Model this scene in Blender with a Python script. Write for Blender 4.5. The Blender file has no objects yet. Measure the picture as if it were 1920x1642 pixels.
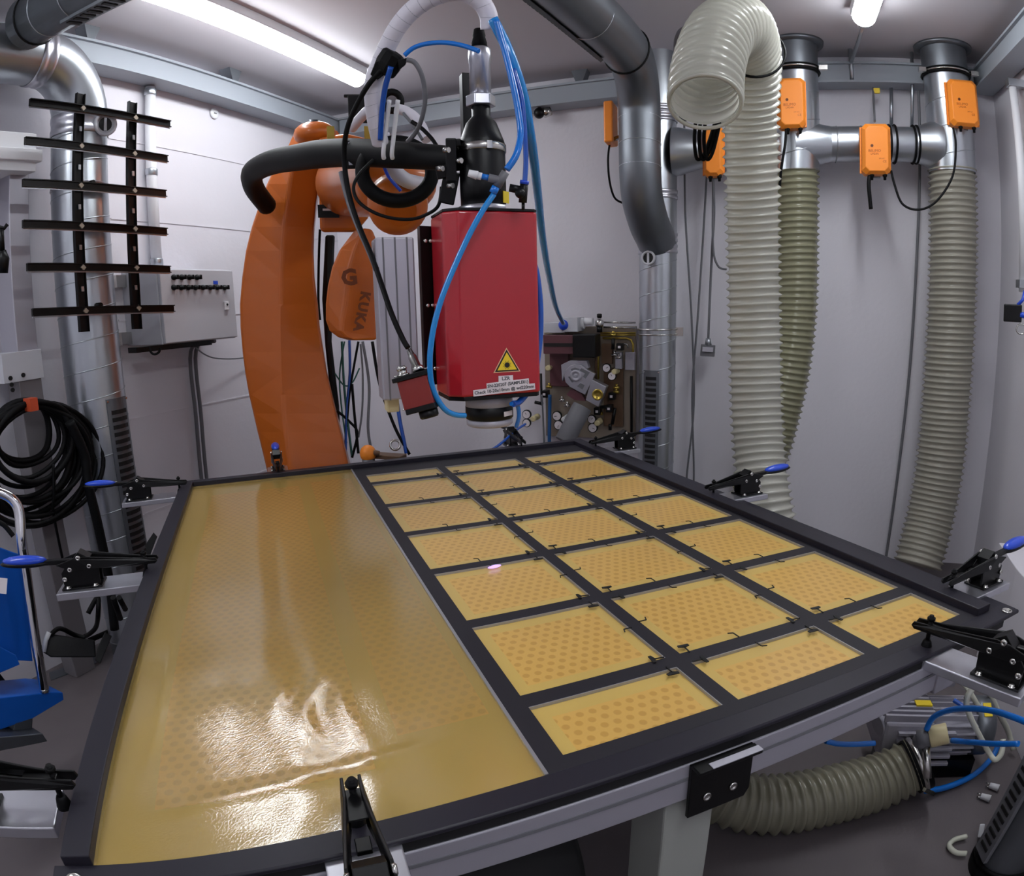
import bpy, math, random
from mathutils import Vector, Matrix
random.seed(7)
C = bpy.context.scene.collection
V = Vector
PI = math.pi
# ------------------------------------------------------------------ camera (wide action-camera lens)
K = [0.7943078341383517, 0.1472223164272802, -0.3928705473065886, 0.20424089251124355]
yaw, pitch, roll = 0.3630511236774483, -0.2050190212668247, -0.024621014853620435
CAM = V((0, 0, 1.55))
def cam_axes():
    f = V((-math.sin(yaw)*math.cos(pitch), math.cos(yaw)*math.cos(pitch), math.sin(pitch)))
    r = V((math.cos(yaw), math.sin(yaw), 0)); u = r.cross(f)
    c, s = math.cos(roll), math.sin(roll)
    return c*r+s*u, -s*r+c*u, -f
RX, RY, RZ = cam_axes()
cd = bpy.data.cameras.new('camera'); cam = bpy.data.objects.new('camera', cd); C.objects.link(cam)
bpy.context.scene.camera = cam
cam.matrix_world = Matrix(((RX.x, RY.x, RZ.x, CAM.x), (RX.y, RY.y, RZ.y, CAM.y), (RX.z, RY.z, RZ.z, CAM.z), (0, 0, 0, 1)))
cd.type = 'PANO'; cd.panorama_type = 'FISHEYE_LENS_POLYNOMIAL'; cd.fisheye_fov = math.radians(170)
ks = 1920/36/1000
cd.fisheye_polynomial_k0 = 0
cd.fisheye_polynomial_k1 = -K[0]*ks; cd.fisheye_polynomial_k2 = -K[1]*ks**2
cd.fisheye_polynomial_k3 = -K[2]*ks**3; cd.fisheye_polynomial_k4 = -K[3]*ks**4
cd.sensor_width = 36; cd.sensor_height = 36*1642/1920; cd.sensor_fit = 'HORIZONTAL'
cd.clip_start = 0.02; cd.clip_end = 60
# ------------------------------------------------------------------ world + exposure
sc = bpy.context.scene
w = bpy.data.worlds.new('world'); sc.world = w; w.use_nodes = True
w.node_tree.nodes['Background'].inputs[0].default_value = (0.75, 0.78, 0.9, 1)
w.node_tree.nodes['Background'].inputs[1].default_value = 0.05
sc.view_settings.view_transform = 'Standard'; sc.view_settings.look = 'None'
sc.view_settings.gamma = 1; sc.view_settings.use_curve_mapping = False
sc.view_settings.exposure = 0.0
LAMP_E = 30.0
XL, XR, YB, YF, ZC = -2.90, 1.40, 4.12, -1.3, 2.95

def ray(px, py):
    x = (px-960)/1000; y = (py-821)/1000; r = math.hypot(x, y)+1e-9
    th = K[0]*r+K[1]*r*r+K[2]*r**3+K[3]*r**4; s = math.sin(th)/r
    return RX*(s*x)-RY*(s*y)-RZ*math.cos(th)
def at(px, py, X=None, Y=None, Z=None, D=None):
    """the point of the room that the photograph shows at a pixel, on a given wall plane, level or distance"""
    d = ray(px, py)
    t = D if D is not None else (X/d.x if X is not None else Y/d.y if Y is not None else (Z-CAM.z)/d.z)
    return CAM+d*t

# ------------------------------------------------------------------ materials
def srgb(r, g, b):
    f = lambda c: ((c/255+0.055)/1.055)**2.4 if c > 10 else c/255/12.92
    return (f(r), f(g), f(b), 1)
def mat(name, col, rough=0.5, metal=0.0, coat=0.0, noise=0.0, nscale=20.0, bump=0.0, bscale=60.0, emis=None, es=0.0, trans=0.0, ior=1.45, spec=0.5):
    m = bpy.data.materials.new(name); m.use_nodes = True; nt = m.node_tree; b = nt.nodes['Principled BSDF']
    b.inputs['Base Color'].default_value = col; b.inputs['Roughness'].default_value = rough; b.inputs['Metallic'].default_value = metal
    b.inputs['Coat Weight'].default_value = coat; b.inputs['Coat Roughness'].default_value = 0.08
    b.inputs['Transmission Weight'].default_value = trans; b.inputs['IOR'].default_value = ior
    b.inputs['Specular IOR Level'].default_value = spec
    if emis: b.inputs['Emission Color'].default_value = emis; b.inputs['Emission Strength'].default_value = es
    tc = nt.nodes.new('ShaderNodeTexCoord')
    if noise:
        n = nt.nodes.new('ShaderNodeTexNoise'); n.inputs['Scale'].default_value = nscale; n.inputs['Detail'].default_value = 5
        nt.links.new(tc.outputs['Object'], n.inputs['Vector'])
        r = nt.nodes.new('ShaderNodeMapRange'); r.inputs[3].default_value = 1-noise; r.inputs[4].default_value = 1+noise
        nt.links.new(n.outputs['Fac'], r.inputs[0])
        mx = nt.nodes.new('ShaderNodeVectorMath'); mx.operation = 'SCALE'; mx.inputs[0].default_value = col[:3]
        nt.links.new(r.outputs[0], mx.inputs['Scale']); nt.links.new(mx.outputs[0], b.inputs['Base Color'])
    if bump:
        n = nt.nodes.new('ShaderNodeTexNoise'); n.inputs['Scale'].default_value = bscale; n.inputs['Detail'].default_value = 3
        nt.links.new(tc.outputs['Object'], n.inputs['Vector'])
        bp = nt.nodes.new('ShaderNodeBump'); bp.inputs['Strength'].default_value = bump; bp.inputs['Distance'].default_value = 0.01
        nt.links.new(n.outputs['Fac'], bp.inputs['Height']); nt.links.new(bp.outputs[0], b.inputs['Normal'])
    return m
M = {}
M['wall'] = mat('white_wall_paint', srgb(216, 213, 220), 0.75, noise=0.03, nscale=3, bump=0.12, bscale=35)
M['ceiling'] = mat('white_ceiling_paint', srgb(196, 192, 198), 0.8, noise=0.02, nscale=3)
M['floor'] = mat('grey_floor_coating', srgb(98, 91, 93), 0.5, noise=0.12, nscale=6, bump=0.05, bscale=90)
M['beam'] = mat('grey_beam_paint', srgb(150, 156, 164), 0.45)
M['galv'] = mat('galvanised_steel', srgb(186, 191, 197), 0.30, 0.92, noise=0.07, nscale=9, bump=0.03, bscale=25)
M['galv_dark'] = mat('dull_galvanised_steel', srgb(118, 122, 128), 0.42, 0.85, noise=0.10, nscale=9)
M['alu'] = mat('brushed_aluminium', srgb(196, 196, 204), 0.32, 0.9, noise=0.05, nscale=40)
M['alu_dull'] = mat('anodised_aluminium', srgb(176, 174, 184), 0.42, 0.55)
M['chrome'] = mat('chrome', srgb(225, 225, 228), 0.08, 1.0)
M['steel'] = mat('zinc_steel', srgb(200, 198, 194), 0.25, 1.0)
M['black'] = mat('black_plastic', srgb(7, 7, 9), 0.40, spec=0.35)
M['blackmetal'] = mat('black_coated_metal', srgb(5, 5, 6), 0.36, spec=0.35)
M['rubber'] = mat('black_rubber', srgb(5, 5, 7), 0.6, spec=0.22)
M['frame'] = mat('black_anodised_frame', srgb(36, 34, 43), 0.42, spec=0.32)
M['grid'] = mat('black_matt_grid', srgb(37, 35, 41), 0.55, spec=0.3)
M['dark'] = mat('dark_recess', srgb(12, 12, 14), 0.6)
M['orange'] = mat('robot_orange_paint', srgb(184, 92, 20), 0.36, coat=0.2, noise=0.03, nscale=4)
M['orange_d'] = mat('dark_orange_print', srgb(105, 48, 12), 0.5)
M['actuator'] = mat('actuator_orange_plastic', srgb(250, 146, 48), 0.42)
M['act_print'] = mat('actuator_dark_orange_print', srgb(176, 80, 12), 0.5)
M['red'] = mat('red_lacquer', srgb(172, 30, 42), 0.3, coat=0.35)
M['red_d'] = mat('dark_red_lacquer', srgb(124, 30, 24), 0.35, coat=0.3)
M['white'] = mat('white_plastic', srgb(226, 226, 230), 0.45)
M['white_cab'] = mat('light_grey_cabinet_paint', srgb(190, 191, 198), 0.5)
M['cond'] = mat('white_conduit_wrap', srgb(214, 210, 220), 0.5)
M['blue'] = mat('blue_tube_plastic', srgb(18, 112, 205), 0.25, coat=0.3)
M['blue_l'] = mat('light_blue_tube_plastic', srgb(22, 132, 208), 0.25, coat=0.4)
M['blue_d'] = mat('dark_blue_grip', srgb(34, 74, 200), 0.3, coat=0.3)
M['cart_blue'] = mat('blue_cart_paint', srgb(14, 92, 190), 0.35, coat=0.2)
M['blue_m'] = mat('medium_blue_tube_plastic', srgb(18, 78, 172), 0.3, coat=0.3)
M['post'] = mat('grey_post_steel', srgb(128, 124, 128), 0.45, 0.3)
M['teal'] = mat('teal_blue_tube', srgb(34, 84, 138), 0.35)
M['green'] = mat('green_wire', srgb(40, 96, 88), 0.5)
M['greycable'] = mat('grey_cable', srgb(105, 105, 110), 0.5)
M['creamcable'] = mat('cream_cable', srgb(205, 205, 190), 0.45)
M['brass'] = mat('brass', srgb(190, 165, 80), 0.3, 0.9)
M['copper'] = mat('copper_brown', srgb(112, 86, 66), 0.5, 0.3)
M['board'] = mat('beige_mounting_board', srgb(150, 138, 124), 0.5, 0.2)
M['maroon'] = mat('maroon_box_paint', srgb(96, 58, 64), 0.4)
M['yellow'] = mat('warning_yellow', srgb(238, 208, 46), 0.45)
M['ink'] = mat('black_ink', srgb(22, 20, 22), 0.6)
M['greyink'] = mat('grey_ink', srgb(70, 70, 76), 0.6)
M['paper'] = mat('white_label', srgb(226, 218, 222), 0.5)
M['pinkedge'] = mat('pale_edge_label', srgb(232, 190, 150), 0.5)
M['motor'] = mat('grey_cast_aluminium', srgb(168, 166, 176), 0.5, 0.3, bump=0.1, bscale=120)
M['cream'] = mat('cream_cylinder_plastic', srgb(206, 192, 148), 0.4)
M['legpanel'] = mat('grey_leg_paint', srgb(150, 152, 146), 0.5)
M['tape'] = mat('red_tape', srgb(190, 74, 40), 0.5)
M['lamp'] = mat('lamp_diffuser', (0.9, 0.9, 0.9, 1), 0.5, emis=(0.93, 0.97, 1.0, 1), es=LAMP_E)
M['spot'] = mat('laser_plasma_glow', (0.05, 0.03, 0.1, 1), 0.5, emis=(0.50, 0.32, 1.0, 1), es=1.9)
M['silver_edge'] = mat('bare_silver_edge', srgb(168, 168, 172), 0.35, 0.6)

def hose_mat(name, col, tr=0.35):
    m = bpy.data.materials.new(name); m.use_nodes = True; nt = m.node_tree; b = nt.nodes['Principled BSDF']; o = nt.nodes['Material Output']
    b.inputs['Base Color'].default_value = col; b.inputs['Roughness'].default_value = 0.22; b.inputs['Coat Weight'].default_value = 0.4
    t = nt.nodes.new('ShaderNodeBsdfTranslucent'); t.inputs[0].default_value = col
    mx = nt.nodes.new('ShaderNodeMixShader'); mx.inputs[0].default_value = tr
    nt.links.new(b.outputs[0], mx.inputs[1]); nt.links.new(t.outputs[0], mx.inputs[2]); nt.links.new(mx.outputs[0], o.inputs[0])
    return m
M['hose'] = hose_mat('translucent_hose_plastic', srgb(208, 207, 196))
M['hose_o'] = hose_mat('olive_hose_plastic', srgb(162, 160, 132))
M['hose_g'] = hose_mat('grey_hose_plastic', srgb(182, 178, 164))
M['hose_f'] = hose_mat('dusty_hose_plastic', srgb(150, 146, 126), 0.2)

# ------------------------------------------------------------------ mesh builder
class MB:
    def __init__(s): s.v = []; s.f = []; s.s = []
    def add(s, vs, fs, sm=False):
        k = len(s.v); s.v += [tuple(v) for v in vs]; s.f += [tuple(i+k for i in f) for f in fs]
        s.s += [sm]*len(fs) if isinstance(sm, bool) else sm
        return s
    def box(s, c, d, R=None):
        c = V(c); R = R or Matrix.Identity(3); vs = []
        for x in (-.5, .5):
            for y in (-.5, .5):
                for z in (-.5, .5): vs.append(c+R @ V((x*d[0], y*d[1], z*d[2])))
        return s.add(vs, [(0, 1, 3, 2), (4, 6, 7, 5), (0, 4, 5, 1), (2, 3, 7, 6), (0, 2, 6, 4), (1, 5, 7, 3)])
    def span(s, a, b):
        a, b = V(a), V(b); return s.box((a+b)/2, [abs(q) for q in (b-a)])
    def bar(s, p, q, w_, h, up=(0, 0, 1)):
        p, q = V(p), V(q); d = (q-p); L = d.length; d.normalize(); up = V(up)
        if abs(d.dot(up)) > .95: up = V((0, 1, 0)) if abs(d.y) < .9 else V((1, 0, 0))
        y = up.cross(d).normalized(); z = d.cross(y)
        return s.box((p+q)/2, (L, w_, h), Matrix((d, y, z)).transposed())
    def tube(s, pts, r, n=12, closed=False, cap=True, sm=True):
        pts = [V(p) for p in pts]; N = len(pts); rs = r if isinstance(r, (list, tuple)) else [r]*N
        T = []
        for i in range(N):
            if closed: t = pts[(i+1) % N]-pts[i-1]
            else: t = pts[min(i+1, N-1)]-pts[max(i-1, 0)]
            T.append(t.normalized() if t.length > 1e-9 else (T[-1] if T else V((0, 0, 1))))
        a = V((0, 0, 1)) if abs(T[0].z) < .9 else V((1, 0, 0)); u = T[0].cross(a).normalized()
        vs = []
        for i in range(N):
            u = (u-T[i]*u.dot(T[i])).normalized(); w_ = T[i].cross(u)
            for k in range(n):
                an = 2*PI*k/n; vs.append(pts[i]+(u*math.cos(an)+w_*math.sin(an))*rs[i])
        fs = []
        for i in range(N if closed else N-1):
            j = (i+1) % N
            for k in range(n):
                l = (k+1) % n; fs.append((i*n+k, i*n+l, j*n+l, j*n+k))
        f2 = [sm]*len(fs)
        if cap and not closed:
            fs += [tuple(range(n-1, -1, -1)), tuple((N-1)*n+k for k in range(n))]; f2 += [False, False]
        return s.add(vs, fs, f2)
    def cyl(s, p, q, r0, r1=None, n=24, cap=True):
        p, q = V(p), V(q)
        return s.tube([p, q], [r0, r0 if r1 is None else r1], n, cap=cap)
    def lathe(s, o, ax, prof, n=28, cap=True, sm=True):
        o, ax = V(o), V(ax).normalized(); a = V((0, 0, 1)) if abs(ax.z) < .9 else V((1, 0, 0)); u = ax.cross(a).normalized(); w_ = ax.cross(u)
        vs = []
        for r, h in prof:
            for k in range(n):
                an = 2*PI*k/n; vs.append(o+ax*h+(u*math.cos(an)+w_*math.sin(an))*r)
        fs = []; f2 = []
        for i in range(len(prof)-1):
            for k in range(n):
                l = (k+1) % n; fs.append((i*n+k, i*n+l, (i+1)*n+l, (i+1)*n+k)); f2.append(sm)
        if cap:
            fs += [tuple(range(n-1, -1, -1)), tuple((len(prof)-1)*n+k for k in range(n))]; f2 += [False, False]
        return s.add(vs, fs, f2)
    def prism(s, poly, vec, sm=False):
        poly = [V(p) for p in poly]; vec = V(vec); n = len(poly)
        vs = poly+[p+vec for p in poly]
        fs = [tuple(range(n-1, -1, -1)), tuple(range(n, 2*n))]+[(i, (i+1) % n, n+(i+1) % n, n+i) for i in range(n)]
        return s.add(vs, fs, [False, False]+[sm]*n)
    def ball(s, c, r, R=None, n=16):
        c = V(c); r = (r, r, r) if isinstance(r, (int, float)) else r; R = R or Matrix.Identity(3); vs = []; fs = []; m = n//2
        for i in range(1, m):
            th = PI*i/m
            for k in range(n):
                an = 2*PI*k/n; vs.append(c+R @ V((r[0]*math.sin(th)*math.cos(an), r[1]*math.sin(th)*math.sin(an), r[2]*math.cos(th))))
        vs += [c+R @ V((0, 0, r[2])), c-R @ V((0, 0, r[2]))]; t = len(vs)-2
        for i in range(m-2):
            for k in range(n):
                l = (k+1) % n; fs.append((i*n+k, (i+1)*n+k, (i+1)*n+l, i*n+l))
        for k in range(n):
            l = (k+1) % n; fs.append((t, k, l)); fs.append((t+1, (m-2)*n+l, (m-2)*n+k))
        return s.add(vs, fs, True)
    def ring(s, c, ax, R, r, n=40, m=10):
        c, ax = V(c), V(ax).normalized(); a = V((0, 0, 1)) if abs(ax.z) < .9 else V((1, 0, 0)); u = ax.cross(a).normalized(); w_ = ax.cross(u)
        return s.tube([c+(u*math.cos(2*PI*k/n)+w_*math.sin(2*PI*k/n))*R for k in range(n)], r, m, closed=True)
def smooth(pts, per=6, closed=False):
    pts = [V(p) for p in pts]; n = len(pts); out = []
    for i in range(n if closed else n-1):
        if closed: a, b, c, d = pts[i-1], pts[i], pts[(i+1) % n], pts[(i+2) % n]
        else: a, b, c, d = pts[max(i-1, 0)], pts[i], pts[i+1], pts[min(i+2, n-1)]
        for k in range(per):
            t = k/per; out.append(0.5*((2*b)+(c-a)*t+(2*a-5*b+4*c-d)*t*t+(3*b-a-3*c+d)*t**3))
    if not closed: out.append(pts[-1])
    return out
def resample(pts, step):
    out = [pts[0]]; acc = 0.0
    for a, b in zip(pts, pts[1:]):
        L = (b-a).length
        if L < 1e-9: continue
        d = step-acc
        while d <= L: out.append(a+(b-a)*(d/L)); d += step
        acc = L-(d-step)
    return out

BASE = {}
def obj(name, mb, m, parent=None, bev=0.0, seg=2, local=False, label=None, cat=None, group=None, kind=None, mats=None):
    me = bpy.data.meshes.new(name); me.from_pydata(mb.v, [], mb.f)
    for p, sm in zip(me.polygons, mb.s): p.use_smooth = sm
    me.materials.append(M[m] if isinstance(m, str) else m)
    me.update(); o = bpy.data.objects.new(name, me); C.objects.link(o)
    if bev:
        b = o.modifiers.new('bevel', 'BEVEL'); b.width = bev; b.segments = seg; b.limit_method = 'ANGLE'; b.angle_limit = math.radians(40)
    if parent is not None:
        o.parent = parent
        if not local and parent.name in BASE: o.matrix_parent_inverse = BASE[parent.name].inverted()
    tag(o, label, cat, group, kind)
    return o
def tag(o, label=None, cat=None, group=None, kind=None):
    if label: o['label'] = label
    if cat: o['category'] = cat
    if group: o['group'] = group
    if kind: o['kind'] = kind
    return o
def thing(name, label, cat, loc=(0, 0, 0), rz=0.0, group=None):
    o = bpy.data.objects.new(name, None); C.objects.link(o); o.empty_display_size = 0.05
    o.location = loc; o.rotation_euler = (0, 0, rz); BASE[o.name] = Matrix.Translation(V(loc)) @ Matrix.Rotation(rz, 4, 'Z')
    return tag(o, label, cat, group)
def copy_tree(o, parent=None):
    c = o.copy(); C.objects.link(c); c.parent = parent
    for ch in [q for q in bpy.data.objects if q.parent == o]: copy_tree(ch, c)
    return c
def struct(name, mb, m, **k): return obj(name, mb, m, kind='structure', **k)
def text(body, size, loc, R, m, parent=None, depth=0.0004, name='lettering', align='CENTER', bold=0.0):
    cu = bpy.data.curves.new(name, 'FONT'); cu.body = body; cu.size = size; cu.align_x = align; cu.align_y = 'CENTER'; cu.extrude = depth; cu.offset = bold; cu.resolution_u = 2
    tmp = bpy.data.objects.new('tmp', cu); C.objects.link(tmp); dg = bpy.context.evaluated_depsgraph_get(); me = bpy.data.meshes.new_from_object(tmp.evaluated_get(dg)); bpy.data.objects.remove(tmp)
    me.materials.clear(); me.materials.append(M[m]); o = bpy.data.objects.new(name, me); C.objects.link(o)
    mw = Matrix.Translation(V(loc)) @ R.to_4x4()
    if parent is not None:
        o.parent = parent; P = BASE.get(parent.name, Matrix.Identity(4)); o.matrix_parent_inverse = P.inverted()
    o.matrix_basis = mw
    return o
def basis(x, y, z): return Matrix((V(x), V(y), V(z))).transposed()
def cable(name, pts, r, m, label, cat='cable', group=None, n=8, parent=None, per=6):
    o = obj(name, MB().tube(smooth(pts, per), r, n), m, parent)
    return tag(o, label, cat, group) if parent is None else o

# ------------------------------------------------------------------ room shell
T_ = 0.12
struct('floor', MB().span((XL-T_, YF-T_, -0.1), (XR+T_, YB+T_, 0)), 'floor')
struct('ceiling', MB().span((XL-T_, YF-T_, ZC), (XR+T_, YB+T_, ZC+.1)), 'ceiling')
struct('wall_back', MB().span((XL-T_, YB, 0), (XR+T_, YB+T_, ZC)), 'wall')
struct('wall_left', MB().span((XL-T_, YF, 0), (XL, YB, ZC)), 'wall')
struct('wall_right', MB().span((XR, YF, 0), (XR+T_, YB, ZC)), 'wall')
struct('wall_front', MB().span((XL-T_, YF-T_, 0), (XR+T_, YF, ZC)), 'wall')
def beam(name, a, b):
    mb = MB(); ax = 0 if abs(a[0]-b[0]) > abs(a[1]-b[1]) else 1
    lo, hi = [min(a[i], b[i]) for i in range(3)], [max(a[i], b[i]) for i in range(3)]
    mb.span(lo, hi)
    # flanges
    l2, h2 = list(lo), list(hi); o_ = 1-ax
    mb2 = MB()
    for z0, z1 in ((lo[2]-.012, lo[2]), (hi[2], hi[2]+.012)):
        l2[2], h2[2] = z0, z1; l3, h3 = list(l2), list(h2); l3[o_] -= .02; h3[o_] += .02
        l3[o_] = max(l3[o_], XL if o_ == 0 else YF); h3[o_] = min(h3[o_], XR if o_ == 0 else YB)
        mb.span(l3, h3)
    return struct(name, mb, 'beam')
beam('trim_1', (XL+.16, YB-.14, 2.765), (XR-.16, YB-.03, 2.86))
beam('trim_2', (XL+.03, YF+.02, 2.765), (XL+.14, YB-.02, 2.86))
beam('trim_3', (XR-.14, YF+.02, 2.765), (XR-.03, YB-.02, 2.86))
# beam brackets (triangular hangers between beam and ceiling)
for (px, py) in ((1088, 142),):
    p = at(px, py, Y=YB-.1)
    mb = MB(); mb.prism([(p.x-.05, YB-.13, ZC), (p.x+.05, YB-.13, ZC), (p.x+.02, YB-.13, 2.872), (p.x-.02, YB-.13, 2.872)], (0, .08, 0))
    obj('beam_hanger', mb, 'galv_dark', label='small grey bracket hanging the back wall beam from the ceiling', cat='bracket')
for i, (px, py) in enumerate(((160, 95), (432, 150))):
    p = at(px, py, X=XL+.1)
    mb = MB(); mb.prism([(XL+.06, p.y-.05, ZC), (XL+.06, p.y+.05, ZC), (XL+.06, p.y+.02, 2.872), (XL+.06, p.y-.02, 2.872)], (.08, 0, 0))
    obj('beam_hanger', mb, 'galv_dark', label=('brown-grey wedge bracket above the left beam, beside the duct elbow', 'brown-grey wedge bracket above the left beam, beneath the long lamp')[i], cat='bracket')
# left wall has shallow horizontal board joints
for z in (0.55, 1.05, 1.55, 2.05, 2.45):
    struct('trim_4', MB().span((XL, 2.2, z-.004), (XL+.004, YB, z+.004)), 'wall')
# pale panel at the foot of the right wall
a_, b_ = at(1850, 1290, Z=0.0), at(1903, 1398, Z=0.0)

# ------------------------------------------------------------------ lamps
def lamp(name, label, x, y0, y1):
    t = thing(name, label, 'lamp', (x, y0, ZC))
    mb = MB(); mb.span((x-.066, y0, ZC-.05), (x+.066, y1, ZC-.0)); obj('housing', mb, 'white', t, bev=.006)
    d = MB(); n = 10; pr = []
    for k in range(n+1):
        an = PI*k/n; pr.append((x-.058*math.cos(an), y0+.004, ZC-.0505-.055*math.sin(an)))
    d.prism(pr, (0, y1-y0-.008, 0), sm=True); obj('diffuser', d, 'lamp', t)
    return t
p0, p1 = at(235, 30, Z=2.87), at(690, 152, Z=2.87)
lamp('ceiling_lamp', 'long lit tube lamp on the ceiling near the left wall', -2.2, 1.83, 3.4)
lamp('ceiling_lamp', 'lit tube lamp cut off by the top edge, right of centre', .53, 1.75, 3.36)
lamp('ceiling_lamp', 'added unseen tube lamp behind the viewer near the left wall', -2.2, -.9, .7)  # out of view, added to continue the left row and brighten the room
lamp('ceiling_lamp', 'added unseen tube lamp behind the viewer near the right wall', .53, -.9, .7)  # likewise an unseen lamp added on the right for more light
for nm, x in (('lamp_hanger', .53),):
    mb = MB(); mb.tube([(x, 3.36, 2.87), (x, 3.55, 2.87), (x, 3.98, 2.87)], .011, 8); mb.span((x-.03, 3.34, 2.855), (x+.03, 3.40, 2.885)); mb.cyl((x, 3.98, 2.76), (x, 3.98, 2.95), .012)
    obj(nm, mb, 'galv', label='thin steel conduit running from the right lamp to the back beam', cat='pipe')

# ------------------------------------------------------------------ worktable (own frame of reference)
CT = V((-0.6347076, -1.95739056)); PSI = 0.7332480760793721; U = .3; ZT = 1.55-2.17529565*.3
def T(x, y, z=0.0):
    q = (V((x, y))-CT)*U
    return V((q.x*math.cos(PSI)-q.y*math.sin(PSI), q.x*math.sin(PSI)+q.y*math.cos(PSI), ZT+z))
def Tr(p, z=0.0): return T(p[0], p[1], z)
def L(x, y, z=0.0): return V((x*U, y*U, z))
O = T(0, 0)
def ttop(name, label, cat, **k): return thing(name, label, cat, O, PSI, **k)
def tspan(mb, x0, y0, z0, x1, y1, z1): return mb.span(L(x0, y0, z0), L(x1, y1, z1))

def dots_mat(name, base, dot, margin=None, rect=None, pitch=(0.0236, 0.0205), rad=.285, rough=.4, coat=.2, alt=None):
    """amber sheet with a staggered field of darker round perforations; rect = x0,y0,x1,y1 in table metres outside which the margin colour shows"""
    m = bpy.data.materials.new(name); m.use_nodes = True; nt = m.node_tree; b = nt.nodes['Principled BSDF']; N = nt.nodes.new; Lk = nt.links.new
    b.inputs['Roughness'].default_value = rough; b.inputs['Coat Weight'].default_value = coat; b.inputs['Coat Roughness'].default_value = .15
    tc = N('ShaderNodeTexCoord'); sp = N('ShaderNodeSeparateXYZ'); Lk(tc.outputs['Object'], sp.inputs[0])
    def mth(op, a, b_=None):
        n = N('ShaderNodeMath'); n.operation = op
        for i, q in enumerate((a, b_)):
            if q is None: continue
            if isinstance(q, (int, float)): n.inputs[i].default_value = q
            else: Lk(q, n.inputs[i])
        return n.outputs[0]
    X, Y = sp.outputs[0], sp.outputs[1]
    ys = mth('DIVIDE', Y, pitch[1]); row = mth('FLOOR', ys); odd = mth('MULTIPLY', mth('FLOORED_MODULO', row, 2.0), .5)
    xs = mth('ADD', mth('DIVIDE', X, pitch[0]), odd)
    fx = mth('SUBTRACT', mth('FRACT', xs), .5); fy = mth('MULTIPLY', mth('SUBTRACT', mth('FRACT', ys), .5), pitch[1]/pitch[0])
    r = mth('SQRT', mth('ADD', mth('MULTIPLY', fx, fx), mth('MULTIPLY', fy, fy)))
    mr = N('ShaderNodeMapRange'); Lk(r, mr.inputs[0]); mr.inputs[1].default_value = rad-.05; mr.inputs[2].default_value = rad+.05; mr.inputs[3].default_value = 1; mr.inputs[4].default_value = 0
    def mix(f, c0, c1):
        n = N('ShaderNodeMix'); n.data_type = 'RGBA'
        if isinstance(f, (int, float)): n.inputs[0].default_value = f
        else: Lk(f, n.inputs[0])
        for q, i in ((c0, 6), (c1, 7)):
            if isinstance(q, tuple): n.inputs[i].default_value = q
            else: Lk(q, n.inputs[i])
        return n.outputs[2]
    col = mix(mr.outputs[0], base, dot)
    if rect:
        def inside(rc):
            a = mth('MULTIPLY', mth('GREATER_THAN', X, rc[0]), mth('LESS_THAN', X, rc[2])); c = mth('MULTIPLY', mth('GREATER_THAN', Y, rc[1]), mth('LESS_THAN', Y, rc[3]))
            return mth('MULTIPLY', a, c)
        tot = inside(rect[0])
        for rc in rect[1:]: tot = mth('MAXIMUM', tot, inside(rc))
        col = mix(tot, margin, col)
        # slim darker band between plates
    nz = N('ShaderNodeTexNoise'); nz.inputs['Scale'].default_value = 2.5; Lk(tc.outputs['Object'], nz.inputs[0])
    mr2 = N('ShaderNodeMapRange'); Lk(nz.outputs[0], mr2.inputs[0]); mr2.inputs[3].default_value = .92; mr2.inputs[4].default_value = 1.08
    vm = N('ShaderNodeVectorMath'); vm.operation = 'SCALE'; Lk(col, vm.inputs[0]); Lk(mr2.outputs[0], vm.inputs['Scale']); Lk(vm.outputs[0], b.inputs['Base Color'])
    return m
AMB, DOT, MAR = srgb(212, 168, 86), srgb(194, 149, 70), srgb(204, 172, 92)
# --- the table under it all: rails, legs, bracket
tb = ttop('worktable', 'large aluminium-framed worktable carrying the black frame and amber plates', 'table')
def rail(a, b, nm='rail', h=.075):
    mb = MB(); mb.bar(a, b, .05, h); o = obj(nm, mb, 'alu_dull', tb, bev=.002, local=True)
    a2, b2 = V(a), V(b); d = (b2-a2).normalized(); y = V((0, 0, 1)).cross(d)
    g = MB()
    for s in (-1, 1):
        g.bar(a2+y*s*.0255+V((0, 0, .008)), b2+y*s*.0255+V((0, 0, .008)), .002, .006)
    obj('rail_groove', g, 'greycable', o, local=True)
rz = -.070
rail(L(-1.85, .335, -.0565), L(3.15, .335, -.0565), h=.067); rail(L(-1.78, 6.8, rz), L(3.95, 6.8, rz))
rail(L(-1.66, .45, rz), L(-1.66, 6.7, rz)); rail(L(3.75, .75, rz), L(3.75, 6.7, rz)); rail(L(1.0, .45, rz), L(1.0, 6.7, rz))
mb = MB(); tspan(mb, 3.15, .24, -.10, 3.37, .46, -.024); obj('rail_end_block', mb, 'motor', tb, bev=.004, local=True)
for x, y in ((1.20, .5), (-1.6, .6), (3.6, 6.6), (-1.6, 6.6), (1.28, 6.6)):
    mb = MB(); tspan(mb, x-.16, y-.2, -ZT+.02, x+.16, y+.12, -.092 if y < 1 else -.108); obj('leg', mb, 'legpanel', tb, bev=.004, local=True)
    mb = MB(); tspan(mb, x-.2, y-.25, -ZT, x+.2, y+.2, -ZT+.02); obj('foot_plate', mb, 'alu_dull', tb, local=True)
mb = MB(); tspan(mb, -1.56, .55, -.030, 3.65, 6.6, -.026); obj('base_tray', mb, 'dark', tb, local=True)
mb = MB(); mb.prism([L(1.13, .225, -.022), L(1.53, .225, -.022), L(1.53, .225, -.108), L(1.50, .225, -.122), L(1.13, .225, -.122)], L(0, .024, 0)); tspan(mb, 1.13, .16, -.026, 1.53, .23, -.020)
br = obj('black_bracket', mb, 'blackmetal', tb, local=True, bev=.001)
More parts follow.
